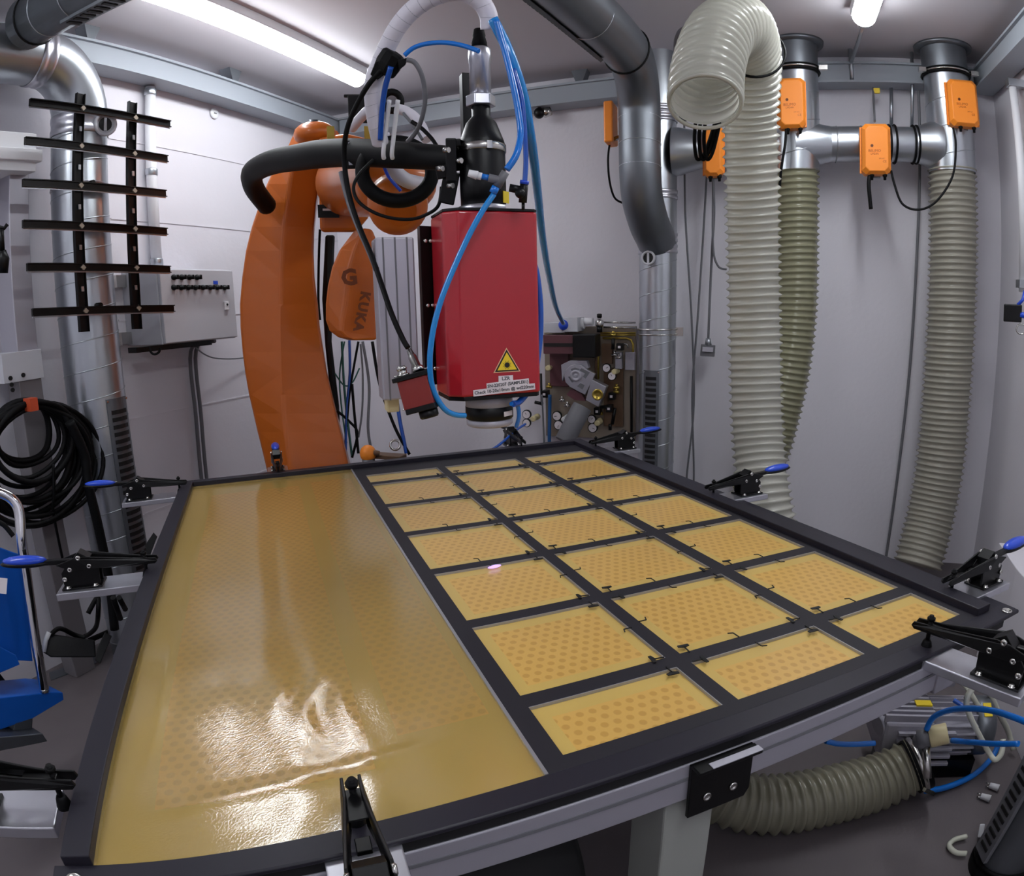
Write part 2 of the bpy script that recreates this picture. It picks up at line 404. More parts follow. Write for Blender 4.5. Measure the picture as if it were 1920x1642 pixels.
mb = MB(); tspan(mb, 1.21, .158, -.0198, 1.53, .20, -.0185); obj('bright_lip', mb, 'motor', br, local=True)
for x in (1.24, 1.41):
    mb = MB(); mb.lathe(L(x, .225, -.090), (0, -1, 0), [(.0075, 0), (.0075, .003), (.004, .003), (.004, .001)], 16); obj('bolt', mb, 'steel', br, local=True)
# --- black clamping frame
fr = ttop('clamping_frame', 'large black rectangular clamping frame around the amber plates', 'frame')
fz0, fz1 = -.028, .019
FX0, FX1, FX2, FX3 = -1.80, -1.655, 3.80, 3.97
FY0, FY1, FY2, FY3 = .25, .40, 6.86, 6.98
for a in ((FX0, FY1, FX1, FY3), (FX2, FY1, FX3, FY3)):
    mb = MB(); tspan(mb, a[0], a[1], fz0, a[2], a[3], fz1); obj('side_rail', mb, 'frame', fr, bev=.002, local=True)
mb = MB(); tspan(mb, FX1, FY2, fz0, FX2, FY3, fz1); obj('back_rail', mb, 'frame', fr, bev=.002, local=True)
mb = MB(); mb.prism([L(FX0-.05, FY0, -.005), L(FX0-.05, FY1-.002, -.005), L(FX0-.05, FY1-.002, .003), L(FX0-.05, FY0+.01, .003), L(FX0-.05, FY0, .001)], L(FX3-FX0+.25, 0, 0))
obj('front_rail', mb, 'frame', fr, bev=.0015, local=True)
mb = MB(); tspan(mb, FX0+.02, FY0+.012, -.0225, FX3, FY1-.025, -.0052); obj('under_frame', mb, 'dark', fr, local=True)
mb = MB(); tspan(mb, 3.99, .34, -.02, 4.28, 6.6, -.012); obj('outer_strip', mb, 'frame', fr, local=True)
for x, y in ((FX0+.06, .30), (4.06, .30)):
    mb = MB(); c = L(x, y, .003); mb.lathe(c, (0, 0, 1), [(.0125, 0), (.0125, .0028), (.0105, .0035), (.008, .0035), (.0075, .001), (.004, .001), (.0038, .0022)], 22); obj('corner_screw', mb, 'steel', fr, local=True)
# --- amber base plates and film on the left
fl = ttop('film_bed', 'wide amber perforated bed covered by glossy film left of the black grid', 'panel')
bed = dots_mat('bed_perforated', srgb(230, 172, 82), srgb(198, 144, 60), srgb(196, 170, 86), [(-1.40*U, .80*U, -.33*U, 6.45*U), (-.17*U, 1.02*U, .345*U, 6.55*U)], rad=.30)
mb = MB(); tspan(mb, FX1-.02, FY1-.02, -.022, .43, FY2, -.010); obj('perforated_plate', mb, bed, fl, local=True)
def film_mat():
    m = bpy.data.materials.new('amber_glossy_film'); m.use_nodes = True; nt = m.node_tree; N = nt.nodes.new; Lk = nt.links.new
    b = nt.nodes['Principled BSDF']; o = nt.nodes['Material Output']
    b.inputs['Base Color'].default_value = srgb(252, 214, 122); b.inputs['Roughness'].default_value = .45
    t = N('ShaderNodeBsdfTransparent'); t.inputs[0].default_value = srgb(255, 250, 236)
    mx = N('ShaderNodeMixShader'); mx.inputs[0].default_value = .66; Lk(b.outputs[0], mx.inputs[1]); Lk(t.outputs[0], mx.inputs[2])
    tc = N('ShaderNodeTexCoord'); nz = N('ShaderNodeTexNoise'); nz.inputs['Scale'].default_value = 260; Lk(tc.outputs['Object'], nz.inputs[0])
    bp = N('ShaderNodeBump'); bp.inputs['Strength'].default_value = .10; bp.inputs['Distance'].default_value = .002; Lk(nz.outputs[0], bp.inputs['Height'])
    g = N('ShaderNodeBsdfGlossy'); g.inputs['Roughness'].default_value = .11; Lk(bp.outputs[0], g.inputs['Normal'])
    fn = N('ShaderNodeFresnel'); fn.inputs['IOR'].default_value = 1.78; Lk(bp.outputs[0], fn.inputs['Normal'])
    mx2 = N('ShaderNodeMixShader'); Lk(fn.outputs[0], mx2.inputs[0]); Lk(mx.outputs[0], mx2.inputs[1]); Lk(g.outputs[0], mx2.inputs[2]); Lk(mx2.outputs[0], o.inputs[0])
    return m
M['film'] = film_mat()
def film_h(x, y):
    # long soft buckles running away from the viewer, plus a cross crease near the front
    s = lambda c, w_: math.exp(-((x-c)/w_)**2)
    h = .0016*s(-.78+.10*math.sin(y*1.9), .10)-.0012*s(-.56+.08*math.sin(y*1.9+.6), .09)+.0011*s(-.42+.07*math.sin(y*2.4), .08)
    h *= .55+.45*math.sin(y*1.1+.5)
    h += .0012*math.sin(x*2.3+.4)*math.cos(y*.9)
    h += .0155*math.exp(-((x+1.45)/.80)**2-((y-1.72)/.53)**2)*(1-.10*math.exp(-((x+.98)/.07)**2))+.004*math.exp(-((x+1.58)/.10)**2-((y-1.0)/.25)**2)
    h += .0009*math.sin(x*31+2*math.sin(y*6))*math.exp(-((x+.62)/.22)**2-((y-1.35)/.40)**2)
    h += .006*math.exp(-((x+1.35)/.28)**2-((y-4.6)/1.7)**2)-.003*math.exp(-((x+.70)/.09)**2-((y-4.2)/1.5)**2)
    cy = .78+.06*(x+1)
    h += .0018*math.exp(-((y-cy)/.06)**2)*max(0, min(1, (x+1.5)/.3))*max(0, min(1, (.2-x)/.4))
    e = min(1, max(0, (x-FX1)/.22))*min(1, max(0, (.41-x)/.12))*min(1, max(0, (y-FY1)/.12))*min(1, max(0, (FY2-y)/.12))
    return h*e
nx, ny = 110, 240; vs = []; fs = []
for j in range(ny+1):
    for i in range(nx+1):
        x = FX1+(.415-FX1)*i/nx; y = FY1+(FY2-FY1)*j/ny; vs.append(L(x, y, .001+film_h(x, y)))
for j in range(ny):
    for i in range(nx):
        a = j*(nx+1)+i; fs.append((a, a+1, a+nx+2, a+nx+1))
mb = MB(); mb.add(vs, fs, True); fo = obj('film_sheet', mb, 'film', fl, local=True)
# --- black grid with amber cells
gr = ttop('cell_grid', 'black grid plate with three columns of amber perforated cells', 'grid')
XC = [(.548, 1.526), (1.636, 2.667), (2.804, 3.718)]
YR = [(.499, .94)]+[(k+.0596, k+.9404) for k in range(1, 6)]+[(6.0596, 6.439)]
gz0, gz1 = -.004, .0015
def strip(nm, x0, y0, x1, y1):
    mb = MB(); tspan(mb, x0, y0, gz0, x1, y1, gz1); return obj(nm, mb, 'grid', gr, local=True)
for x0, x1 in ((.425, XC[0][0]), (XC[0][1], XC[1][0]), (XC[1][1], XC[2][0]), (XC[2][1], FX2)): strip('long_bar', x0, FY1, x1, FY2)
for ci, (x0, x1) in enumerate(XC):
    strip('end_bar', x0, FY1, x1, YR[0][0]); strip('end_bar', x0, YR[-1][1], x1, FY2)
    for k in range(6): strip('cross_bar', x0, YR[k][1], x1, YR[k+1][0])
mb = MB(); tspan(mb, .405, FY1, -.004, .424, FY2, .003); obj('silver_strip', mb, 'silver_edge', gr, local=True)
cellm = []
for ci, (x0, x1) in enumerate(XC):
    for r, (y0, y1) in enumerate(YR):
        m0, m1, n0, n1 = x0+.09, x1-.09, y0+(.10 if r else -.1), y1-.11
        if r == 6: n0, n1 = y0+.12, y1-.18
        mt = dots_mat('cell_perforated', AMB, DOT, MAR, [(m0*U, n0*U, m1*U, n1*U)], rough=.38, coat=.25)
        mb = MB(); tspan(mb, x0-.005, y0-.005, -.009, x1+.005, y1+.005, -.004); p = obj('amber_panel', mb, mt, gr, local=True)
        e = MB(); tspan(e, x0, y1-.007, -.004, x1, y1, .0016); tspan(e, x1-.007, y0, -.004, x1, y1, .0016); obj('silver_edge', e, 'silver_edge', gr, local=True)
# little T tabs at the crossings and hooks half way along the bars
def tab(x, y, dx, dy, hook=False):
    mb = MB(); p = L(x, y, .0035); d = V((dx, dy, 0)).normalized(); n = V((-d.y, d.x, 0))*1.35; s = .022 if not hook else .018
    mb.bar(p, p+d*s, .0024, .0016)
    if hook: mb.bar(p+d*s, p+d*(s+.004)+n*.008, .0022, .0016)
    else: mb.prism([p+d*s+n*.009-V((0, 0, .0008)), p+d*(s+.006)-n*0+n*.0085-V((0, 0, .0008)), p+d*(s+.006)-n*.0085-V((0, 0, .0008)), p+d*s-n*.009-V((0, 0, .0008)), p+d*(s-.004)-V((0, 0, .0008))], (0, 0, .0016))
    return obj('tab', mb, 'dark', gr, local=True)
for k in range(1, 7):
    for j in (0, 1):
        xc0, xc1 = XC[j][1], XC[j+1][0]; y0, y1 = YR[k-1][1], YR[k][0]
        tab(xc0-.01, y1+.0, -1, .12 if True else 0); tab(xc1+.01, y0, 1, -.12)
        tab((xc0-.06), y0+.02, -.1, -1); tab((xc1+.06), y1-.02, .1, 1)
for k in range(0, 6):
    for j in (0, 1):
        ym = (YR[k][0]+YR[k][1])/2
        if k == 0: continue
        tab(XC[j][1]+.01, ym-.02, -1, 0, True); tab(XC[j+1][0]-.01, ym+.03, 1, 0, True)
for k in range(1, 6):
    for j in (0, 1, 2):
        if j == 0 and k < 3: continue
        xm = (XC[j][0]+XC[j][1])/2; tab(xm, YR[k-1][1]+.01, 0, -1, True); tab(xm-.05, YR[k][0]-.01, 0, 1, True)
# laser spot
mb = MB(); q = iT = at(927, 1062, Z=ZT+.003)
mb.ball(q, (.019, .007, .003), Matrix.Rotation(PSI+.15, 3, 'Z')); obj('laser_glow', mb, 'spot', label='small violet glowing laser spot on an amber cell', cat='laser spot')

# ------------------------------------------------------------------ toggle clamps (local: x towards the table)
def make_clamp():
    t = thing('toggle_clamp', 'x', 'clamp', (0, 0, 0))
    mb = MB(); mb.span((-.062, -.042, -.018), (.135, .042, 0)); obj('mounting_block', mb, 'alu', t, bev=.002, local=True)
    mb = MB(); mb.span((-.05, -.028, 0), (.045, .028, .005))
    for s in (-1, 1):
        mb.prism([(-.045, s*.013, 0), (.04, s*.013, 0), (.042, s*.013, .05), (.028, s*.013, .062), (-.028, s*.013, .062), (-.047, s*.013, .04)], (0, s*.005, 0))
    b = obj('body', mb, 'blackmetal', t, bev=.001, local=True)
    mb = MB()
    for s in (-1, 1):
        mb.prism([(-.055, s*.019, .062), (-.012, s*.019, .074), (.012, s*.019, .076), (.135, s*.008, .054), (.172, s*.008, .05), (.176, s*.008, .042), (.17, s*.008, .036), (.10, s*.008, .038), (.03, s*.019, .045), (-.02, s*.019, .045)], (0, s*.004, 0))
    mb.prism([(-.03, -.016, .055), (0, -.016, .086), (.025, -.016, .07), (.02, -.016, .05)], (0, .032, 0))
    mb.span((.055, -.008, .044), (.075, .008, .050)); mb.span((.10, -.012, .048), (.15, .012, .050))
    obj('arm', mb, 'blackmetal', t, bev=.001, local=True)
    mb = MB(); mb.cyl((.145, 0, .005), (.145, 0, .068), .004, n=12); mb.lathe((.145, 0, 0), (0, 0, 1), [(.010, 0), (.011, .004), (.008, .016), (.006, .02)], 14); mb.cyl((.145, 0, .058), (.145, 0, .064), .0075, n=6)
    obj('spindle', mb, 'rubber', t, local=True)
    mb = MB(); mb.bar((-.02, 0, .062), (-.10, 0, .066), .014, .012); h = obj('handle', mb, 'blackmetal', t, bev=.002, local=True)
    n = 16; vs = []; fs = []
    for part, nm, m in ((0, 'blue_grip', 'blue_d'), (1, 'grip_base', 'black')):
        mb = MB(); c = V((-.135, 0, .071+(.004 if part == 0 else -.004)))
        mb.ball(c, (.056 if part == 0 else .064, .018, .012 if part == 0 else .009), Matrix.Rotation(.06, 3, 'Y')); obj(nm, mb, m, t, local=True, label='blue rubber top of the grip' if part == 0 else None)
    for x, z in ((0, .074), (-.024, .048), (.022, .052), (-.040, .026), (0.0, .060)):
        for s in (-1, 1):
            if x == 0.0 and z == .060: continue
            mb = MB(); mb.lathe((x, s*.0185, z), (0, s, 0), [(.0062, 0), (.0062, .004), (.0045, .0055), (.002, .0055), (.002, .003)], 12); obj('rivet', mb, 'steel', t, local=True)
    for x in (-.034, .03):
        for s in (-1, 1):
            mb = MB(); mb.lathe((x, s*.0235, .005), (0, 0, 1), [(.0075, 0), (.0075, .001), (.0052, .0012), (.0052, .005), (.003, .0055)], 12); obj('mounting_screw', mb, 'steel', t, local=True)
    return t
clamp0 = make_clamp(); used = [False]
def clamp(u, v, ang, label, z=-.005, s=1.0):
    o = clamp0 if not used[0] else copy_tree(clamp0); used[0] = True
    o.location = T(u, v, z); o.rotation_euler = (0, 0, PSI+math.radians(ang)); o.scale = (s, s, s); o['label'] = label; o['group'] = 'toggle clamps around the table edge'
    # fixing bracket that carries the block on the table
    return o
clamp(-2.28, 6.62, 2, 'toggle clamp at the far left corner, in front of the slotted duct foot')
clamp(-2.33, 3.86, 0, 'toggle clamp on the left edge, middle one, in front of the blue cart', s=1.1)
clamp(-2.42, .86, 0, 'toggle clamp at the left edge nearest the viewer, cut off by the picture', s=1.15)
clamp(-.50, -.15, 88, 'toggle clamp on the front edge, arm reaching over the amber film', s=1.18)
clamp(3.19, -.17, 100, 'toggle clamp at the near right corner above the blower motor', s=1.08)
clamp(4.45, .75, 180, 'toggle clamp on the right edge in front of the right wall')
clamp(4.43, 3.66, 180, 'toggle clamp on the right edge in front of the big pale hose')
clamp(4.40, 6.36, 178, 'toggle clamp at the far right corner in front of the valve board')
clamp(2.98, 7.40, -93, 'toggle clamp on the far edge just right of the red laser head')
clamp(-.56, 7.40, -90, 'toggle clamp on the far edge in front of the orange robot arm')
# ------------------------------------------------------------------ helpers on real distances
def face(px, py, D):
    d = ray(px, py); r = (ray(px+3, py)-ray(px-3, py)).normalized(); u = r.cross(d).normalized()
    s = (ray(px+3, py)-ray(px-3, py)).length/6*D
    return CAM+d*D, r, u, -d, s
def pts(*q): return [at(a, b, D=c) for a, b, c in q]
def fpoly(D, *q): return [at(a, b, D=D) for a, b in q]
def fbox(mb, px, py, D, wp, hp, dep, ang=0):
    c, r, u, n, s = face(px, py, D); R = basis(r, u, n) @ Matrix.Rotation(math.radians(ang), 3, 'Z')
    mb.box(c, (wp*s, hp*s, dep), R); return mb
def wbox(mb, px0, py0, px1, py1, Y0, Y1):
    a, b = at(px0, py0, Y=Y0), at(px1, py1, Y=Y0); return mb.span((a.x, Y0, a.z), (b.x, Y1, b.z))

# ------------------------------------------------------------------ spiral ducts
def seam(mb, a, b, r, pitch, w_=.0030):
    a, b = V(a), V(b); d = (b-a); Ln = d.length; d.normalize(); q = V((0, 0, 1)) if abs(d.z) < .9 else V((1, 0, 0)); u = d.cross(q).normalized(); v = d.cross(u)
    n = int(Ln/pitch*20); P = [a+d*(Ln*i/n)+(u*math.cos(2*PI*i/20)+v*math.sin(2*PI*i/20))*(r+.0006) for i in range(n+1)]
    mb.tube(P, w_, 4)
def grille(par, cx, cy, r, z0, z1, ang, pitch, w_=.05, hh=.006):
    ang = math.radians(ang); mb = MB(); n = 8; half = (w_/2+.016)/r
    out = []; inn = []
    for k in range(n+1):
        a = ang-half+2*half*k/n; out.append((cx+(r+.006)*math.cos(a), cy+(r+.006)*math.sin(a), z0-.03)); inn.append((cx+(r-.004)*math.cos(a), cy+(r-.004)*math.sin(a), z0-.03))
    mb.prism(out+inn[::-1], (0, 0, z1-z0+.06)); g = obj('slotted_grille', mb, 'galv_dark', par)
    me = None; k = 0; z = z0
    while z < z1:
        if me is None:
            mb = MB(); ou = []; ii = []
            for k in range(5):
                a = -w_/2/r+w_/r*k/4; ou.append(((r+.0075)*math.cos(a), (r+.0075)*math.sin(a), -hh)); ii.append(((r+.003)*math.cos(a), (r+.003)*math.sin(a), -hh))
            mb.prism(ou+ii[::-1], (0, 0, 2*hh)); o = obj('slot', mb, 'dark', g, local=True); me = o.data
        else:
            o = bpy.data.objects.new('slot', me); C.objects.link(o); o.parent = g
        o.matrix_parent_inverse = BASE[par.name].inverted() @ BASE[par.name]
        o.matrix_basis = Matrix.Translation(V((cx, cy, z))) @ Matrix.Rotation(ang, 4, 'Z'); z += pitch
    for zz in (z0-.02, z1+.02):
        for s in (-1, 1):
            a = ang+s*(half-.06/r*.06); c = V((cx+(r+.006)*math.cos(a), cy+(r+.006)*math.sin(a), zz)); m2 = MB(); m2.cyl(c, c+V((math.cos(ang), math.sin(ang), 0))*.004, .005, n=8); obj('screw', m2, 'steel', g)
def port(par, c, n_, k=1.0):
    mb = MB(); c = V(c); n_ = V(n_).normalized(); mb.lathe(c, n_, [(.035*k, -.02), (.036*k, .022), (.041*k, .024), (.041*k, .034), (.030*k, .034), (.030*k, .026)], 24); p = obj('round_port', mb, 'white_cab', par)
    s = n_.cross(V((0, 0, 1))).normalized(); d = MB(); d.lathe(c+n_*.027, n_, [(.029, 0), (.029, .002)], 20); obj('port_opening', d, 'dark', p)
    b = MB(); b.bar(c+n_*.031-V((0, 0, .028)), c+n_*.031+V((0, 0, .028)), .012, .006, up=n_); obj('port_bar', b, 'white_cab', p)
def collar(mb, a, d, r, w_=.045):
    a = V(a); d = V(d).normalized(); mb.lathe(a-d*w_/2, d, [(r+.001, 0), (r+.004, .002), (r+.004, w_*.3), (r+.001, w_*.35), (r+.001, w_*.65), (r+.004, w_*.7), (r+.004, w_-.002), (r+.001, w_)], 32, cap=False)

# left wall duct
DLX, DLY, DLR = -2.66, 1.855, .126
dl = thing('spiral_duct', 'tall spiral duct on the left wall, elbowed at the top, behind the black rack', 'duct', (DLX, DLY, 0))
mb = MB(); P_ = [(DLX, DLY, 0), (DLX, DLY, 1.2), (DLX, DLY, 2.42)]; mb.tube(P_, DLR, 32, cap=False); obj('pipe', mb, 'galv', dl)
mb = MB(); el = [(DLX, DLY, 2.40)]+[(DLX, DLY-.26+.26*math.cos(a), 2.43+.26*math.sin(a)) for a in [PI/2*k/12 for k in range(13)]]+[(DLX, 1.3, 2.69), (DLX, .9, 2.69)]
mb.tube(el, DLR+.002, 32, cap=False); obj('elbow', mb, 'galv', dl)
mb = MB(); seam(mb, (DLX, DLY, .02), (DLX, DLY, 2.36), DLR, .125); obj('spiral_seam', mb, 'galv', dl)
for q in (((DLX, DLY, 2.40), (0, 0, 1), DLR+.002, .09), ((DLX, DLY, 2.13), (0, 0, 1), DLR+.001, .03), ((DLX, 1.60, 2.69), (0, 1, 0), DLR+.003, .08)):
    mb = MB(); collar(mb, *q); obj('collar', mb, 'alu', dl)
grille(dl, DLX, DLY, DLR, .38, 1.19, 8, .0325, .082, .009)
port(dl, (DLX+.125, DLY+.045, 2.39), (1, -.50, -.15), 1.25)
# middle wall duct
DMX, DMY, DMR = -.548, 3.90, .108
dm = thing('spiral_duct', 'tall spiral duct on the back wall right of the valve board', 'duct', (DMX, DMY, 0))
mb = MB(); mb.tube([(DMX, DMY, 0), (DMX, DMY, 1.5), (DMX, DMY, ZC)], DMR, 32, cap=False); obj('pipe', mb, 'galv', dm)
mb = MB(); seam(mb, (DMX, DMY, .02), (DMX, DMY, 1.80), DMR, .15); obj('spiral_seam', mb, 'galv', dm)
for z in (1.91, 1.845, 2.62, 2.58, 2.15):
    mb = MB(); collar(mb, (DMX, DMY, z), (0, 0, 1), DMR+.002, .05); obj('collar', mb, 'alu', dm)
grille(dm, DMX, DMY, DMR, .50, 1.12, -101, .0335, .062, .010)
port(dm, (DMX-.03, DMY-.115, 1.79), (-.15, -1, 0))
mb = MB(); mb.ring((DMX, DMY, 1.385), (0, 0, 1), DMR+.006, .006, 32, 6); mb.ring((DMX, DMY, 1.355), (0, 0, 1), DMR+.006, .005, 32, 6); mb.span((DMX+.1, DMY-.01, 1.345), (DMX+.15, DMY+.01, 1.395)); obj('pipe_strap', mb, 'steel', dm)
# S shaped duct in front of it
sd = thing('curved_duct', 'dull steel duct coming down from the ceiling in an S bend', 'duct', (-.596, 3.55, 2.3))
SP = smooth([(-.90, 1.15, 2.76), (-.70, 2.5, 2.76), (-.605, 3.18, 2.755), (-.590, 3.40, 2.715), (-.592, 3.535, 2.60), (-.594, 3.56, 2.45), (-.594, 3.56, 2.24), (-.590, 3.60, 2.10), (-.573, 3.70, 1.985), (-.556, 3.82, 1.915), (-.550, 3.89, 1.88)], 8)
mb = MB(); mb.tube(SP, .110, 32, cap=False); obj('pipe', mb, 'galv_dark', sd)
mb = MB()
for a, d in (((-.598, 3.24, 2.752), (.1, 1, -.03)),): mb.ring(a, d, .112, .006, 36, 6)
obj('black_joint', mb, 'rubber', sd)
for z in (2.50, 2.37, 2.25):
    mb = MB(); mb.ring((-.594, 3.56, z), (.04, .1, 1), .1105, .0022, 36, 5); obj('seam', mb, 'galv', sd)
for t in (.25, .55, .8):
    mb = MB(); a = V((-.90, 1.15, 2.76)).lerp(V((-.605, 3.18, 2.755)), t); mb.ring(a, (.14, 1, 0), .1105, .0022, 36, 5); obj('seam', mb, 'galv', sd)
# its slotted grille on the underside left
g0, g1 = V((-.83, 1.75, 2.76)), V((-.630, 3.06, 2.755)); dd = (g1-g0).normalized(); sN = (V((0, 0, -1))*.62+dd.cross(V((0, 0, 1)))*-.78).normalized()
mb = MB(); mb.bar(g0+sN*.104, g1+sN*.104, .10, .016, up=sN); gg = obj('slotted_grille', mb, 'galv_dark', sd)
n = 40
for k in range(n):
    c = g0.lerp(g1, (k+.7)/(n+.4))+sN*.1125; mb = MB(); mb.box(c, (.018, .062, .006), basis(dd, sN.cross(dd), sN)); obj('slot', mb, 'dark', gg)
# overhead duct upper left
A0, A1 = V((-2.50, 1.43, 2.775)), V((-1.15, 1.50, 2.775)); dd = (A1-A0).normalized()
ud = thing('spiral_duct', 'thick duct crossing the top left corner just under the ceiling', 'duct', A0)
mb = MB(); mb.cyl(A0, A1, .125, n=32, cap=True); obj('pipe', mb, 'galv_dark', ud)
for t in (.05, .12, .26, .40, .8):
    mb = MB(); mb.ring(A0.lerp(A1, t), dd, .1255, .0025 if t > .1 else .006, 36, 5); obj('seam', mb, 'galv' if t > .1 else 'rubber', ud)
sN = (V((0, 0, -1))*.95+V((dd.y, -dd.x, 0))*-.1).normalized()
mb = MB(); a, b = A0.lerp(A1, .22), A0.lerp(A1, .95); mb.bar(a+sN*.119, b+sN*.119, .10, .016, up=sN); gg = obj('slotted_grille', mb, 'galv_dark', ud)
for k in range(24):
    c = a.lerp(b, (k+.7)/24.4)+sN*.1275; mb = MB(); mb.box(c, (.018, .066, .006), basis(dd, sN.cross(dd), sN)); obj('slot', mb, 'dark', gg)

# manifold behind the hoses
mf = thing('duct_manifold', 'horizontal steel duct joining the ceiling ducts along the back wall', 'duct', (.3, 3.88, 2.385))
mb = MB(); mb.cyl((-.46, 3.88, 2.39), (.98, 3.88, 2.385), .095, n=32, cap=False); obj('pipe', mb, 'galv', mf)
for a, b in ((-.46, -.30), (.20, .37), (.98, .86)):
    mb = MB(); mb.lathe((a, 3.88, 2.387), (1 if b > a else -1, 0, 0), [(.135, 0), (.132, .04), (.10, abs(b-a)), (.0965, abs(b-a)+.02)], 32, cap=False); obj('branch_cone', mb, 'galv', mf)
for x in (.70, .73, .83, .85):
    mb = MB(); mb.ring((x, 3.88, 2.386), (1, 0, .02), .102, .006, 28, 6); obj('black_joint', mb, 'rubber', mf)
for x in (.42, .55, .60, .68):
    mb = MB(); mb.ring((x, 3.88, 2.386), (1, 0, 0), .097, .003, 28, 5); obj('seam', mb, 'galv', mf)
def drop(x, label):
    t = thing('flanged_duct', label, 'duct', (x, 3.88, ZC))
    mb = MB(); mb.lathe((x, 3.88, 2.24), (0, 0, 1), [(.128, 0), (.130, .3), (.130, .54)], 36, cap=False); obj('pipe', mb, 'galv', t)
    mb = MB(); mb.lathe((x, 3.88, 2.79), (0, 0, 1), [(.132, 0), (.134, .15)], 36, cap=False); obj('upper_pipe', mb, 'galv_dark', t)
    mb = MB(); mb.lathe((x, 3.88, ZC-.022), (0, 0, 1), [(.134, 0), (.168, .004), (.170, .020), (.1, .0205)], 40); obj('flange', mb, 'galv_dark', t)
    mb = MB(); mb.ring((x, 3.88, 2.775), (0, 0, 1), .137, .008, 40, 8); mb.ring((x, 3.88, 2.80), (0, 0, 1), .136, .005, 40, 8); obj('black_joint', mb, 'rubber', t)
    mb = MB(); mb.ring((x, 3.88, 2.788), (0, 0, 1), .139, .006, 40, 8); mb.span((x+.13, 3.80, 2.775), (x+.175, 3.83, 2.80)); mb.span((x-.17, 3.80, 2.775), (x-.13, 3.83, 2.80)); obj('clamp_ring', mb, 'steel', t)
    mb = MB(); seam(mb, (x, 3.88, 2.26), (x, 3.88, 2.75), .130, .15); obj('spiral_seam', mb, 'galv', t)
    return t
drop(.205, 'flanged ceiling duct left of the middle orange box, above the olive hose')
drop(1.045, 'flanged ceiling duct near the right wall, above the far right hose')

# ------------------------------------------------------------------ corrugated hoses
def hose(name, label, P_, r, m, pitch=.032, amp=.007, group='corrugated hoses', per=10, openend=False, loc=None):
    c = resample(smooth(P_, per), pitch/6); rs = []
    for i in range(len(c)):
        ph = (i % 6)/6; rs.append(r-amp+amp*2*(max(0, 1-abs(ph-.5)/.28))**.8)
    mb = MB(); mb.tube(c, rs, 30, cap=False)
    t = thing(name, label, 'hose', c[-1] if loc is None else loc, group=group); obj('corrugated_tube', mb, m, t); return t
hn = hose('corrugated_hose', 'largest pale translucent hose, doubled over with its open end facing the room', pts((1322, 192, 2.17), (1328, 125, 2.27), (1350, 66, 2.42), (1388, 52, 2.60), (1408, 110, 2.78), (1407, 210, 2.86), (1410, 320, 2.88), (1412, 450, 2.9), (1415, 620, 2.9), (1420, 800, 2.9), (1438, 960, 2.88))+[(.19, 2.72, .35), (.30, 2.70, .11)], .108, 'hose', .0335, .0075)
c_ = at(1322, 192, D=2.17); c2 = at(1324, 170, D=2.205); mb = MB(); mb.ring(c_, c_-c2, .108, .006, 36, 8); obj('mouth_rim', mb, 'hose', hn)
# strap that carries the bend
mb = MB(); hk = at(1390, 20, D=2.62); mb.ring(at(1412, 95, D=2.74), (.2, -1, .35), .118, .005, 36, 6); mb.cyl((hk.x, hk.y, hk.z), (hk.x, hk.y, ZC), .005, n=8); obj('hanging_strap', mb, 'rubber', hn)
hose('corrugated_hose', 'olive translucent hose hanging behind the largest pale hose', [(.205, 3.88, 2.26), (.21, 3.88, 1.9), (.215, 3.87, 1.5), (.19, 3.85, 1.15), (.13, 3.82, .8), (.04, 3.76, .45), (-.05, 3.7, .12)], .122, 'hose_o', .034, .007)
hose('corrugated_hose', 'grey translucent hose hanging near the right wall down to the floor', [(1.045, 3.88, 2.27), (1.05, 3.88, 1.7), (1.055, 3.88, 1.1), (1.05, 3.85, .7), (1.02, 3.80, .4), (.96, 3.7, .13)], .128, 'hose_g', .033, .0075)
HF = [at(1722, 1432, Z=.15), at(1690, 1446, Z=.125), at(1640, 1468, Z=.10), at(1550, 1492, Z=.094), at(1460, 1508, Z=.094), at(1385, 1502, Z=.11), at(1325, 1478, Z=.15), at(1275, 1450, Z=.23), at(1240, 1425, Z=.34)]
hf = hose('corrugated_hose', 'dusty hose lying on the floor under the table, clamped to the blower', HF, .087, 'hose_f', .033, .006)
d_ = (HF[0]-HF[1]).normalized(); e_ = HF[0]
mb = MB(); mb.lathe(e_-d_*.030, d_, [(.089, 0), (.091, .002), (.091, .05), (.089, .052)], 36, cap=False); obj('cuff', mb, 'rubber', hf)
mb = MB(); mb.lathe(e_-d_*.012, d_, [(.091, 0), (.0945, .001), (.0945, .015), (.091, .016)], 36, cap=False); obj('hose_clamp', mb, 'steel', hf); mb = MB(); c_ = at(1742, 1484, D=2.35); mb.box(c_, (.045, .012, .014), basis(RX, RY, RZ) @ Matrix.Rotation(-.5, 3, 'Z')); obj('clamp_lever', mb, 'steel', hf)

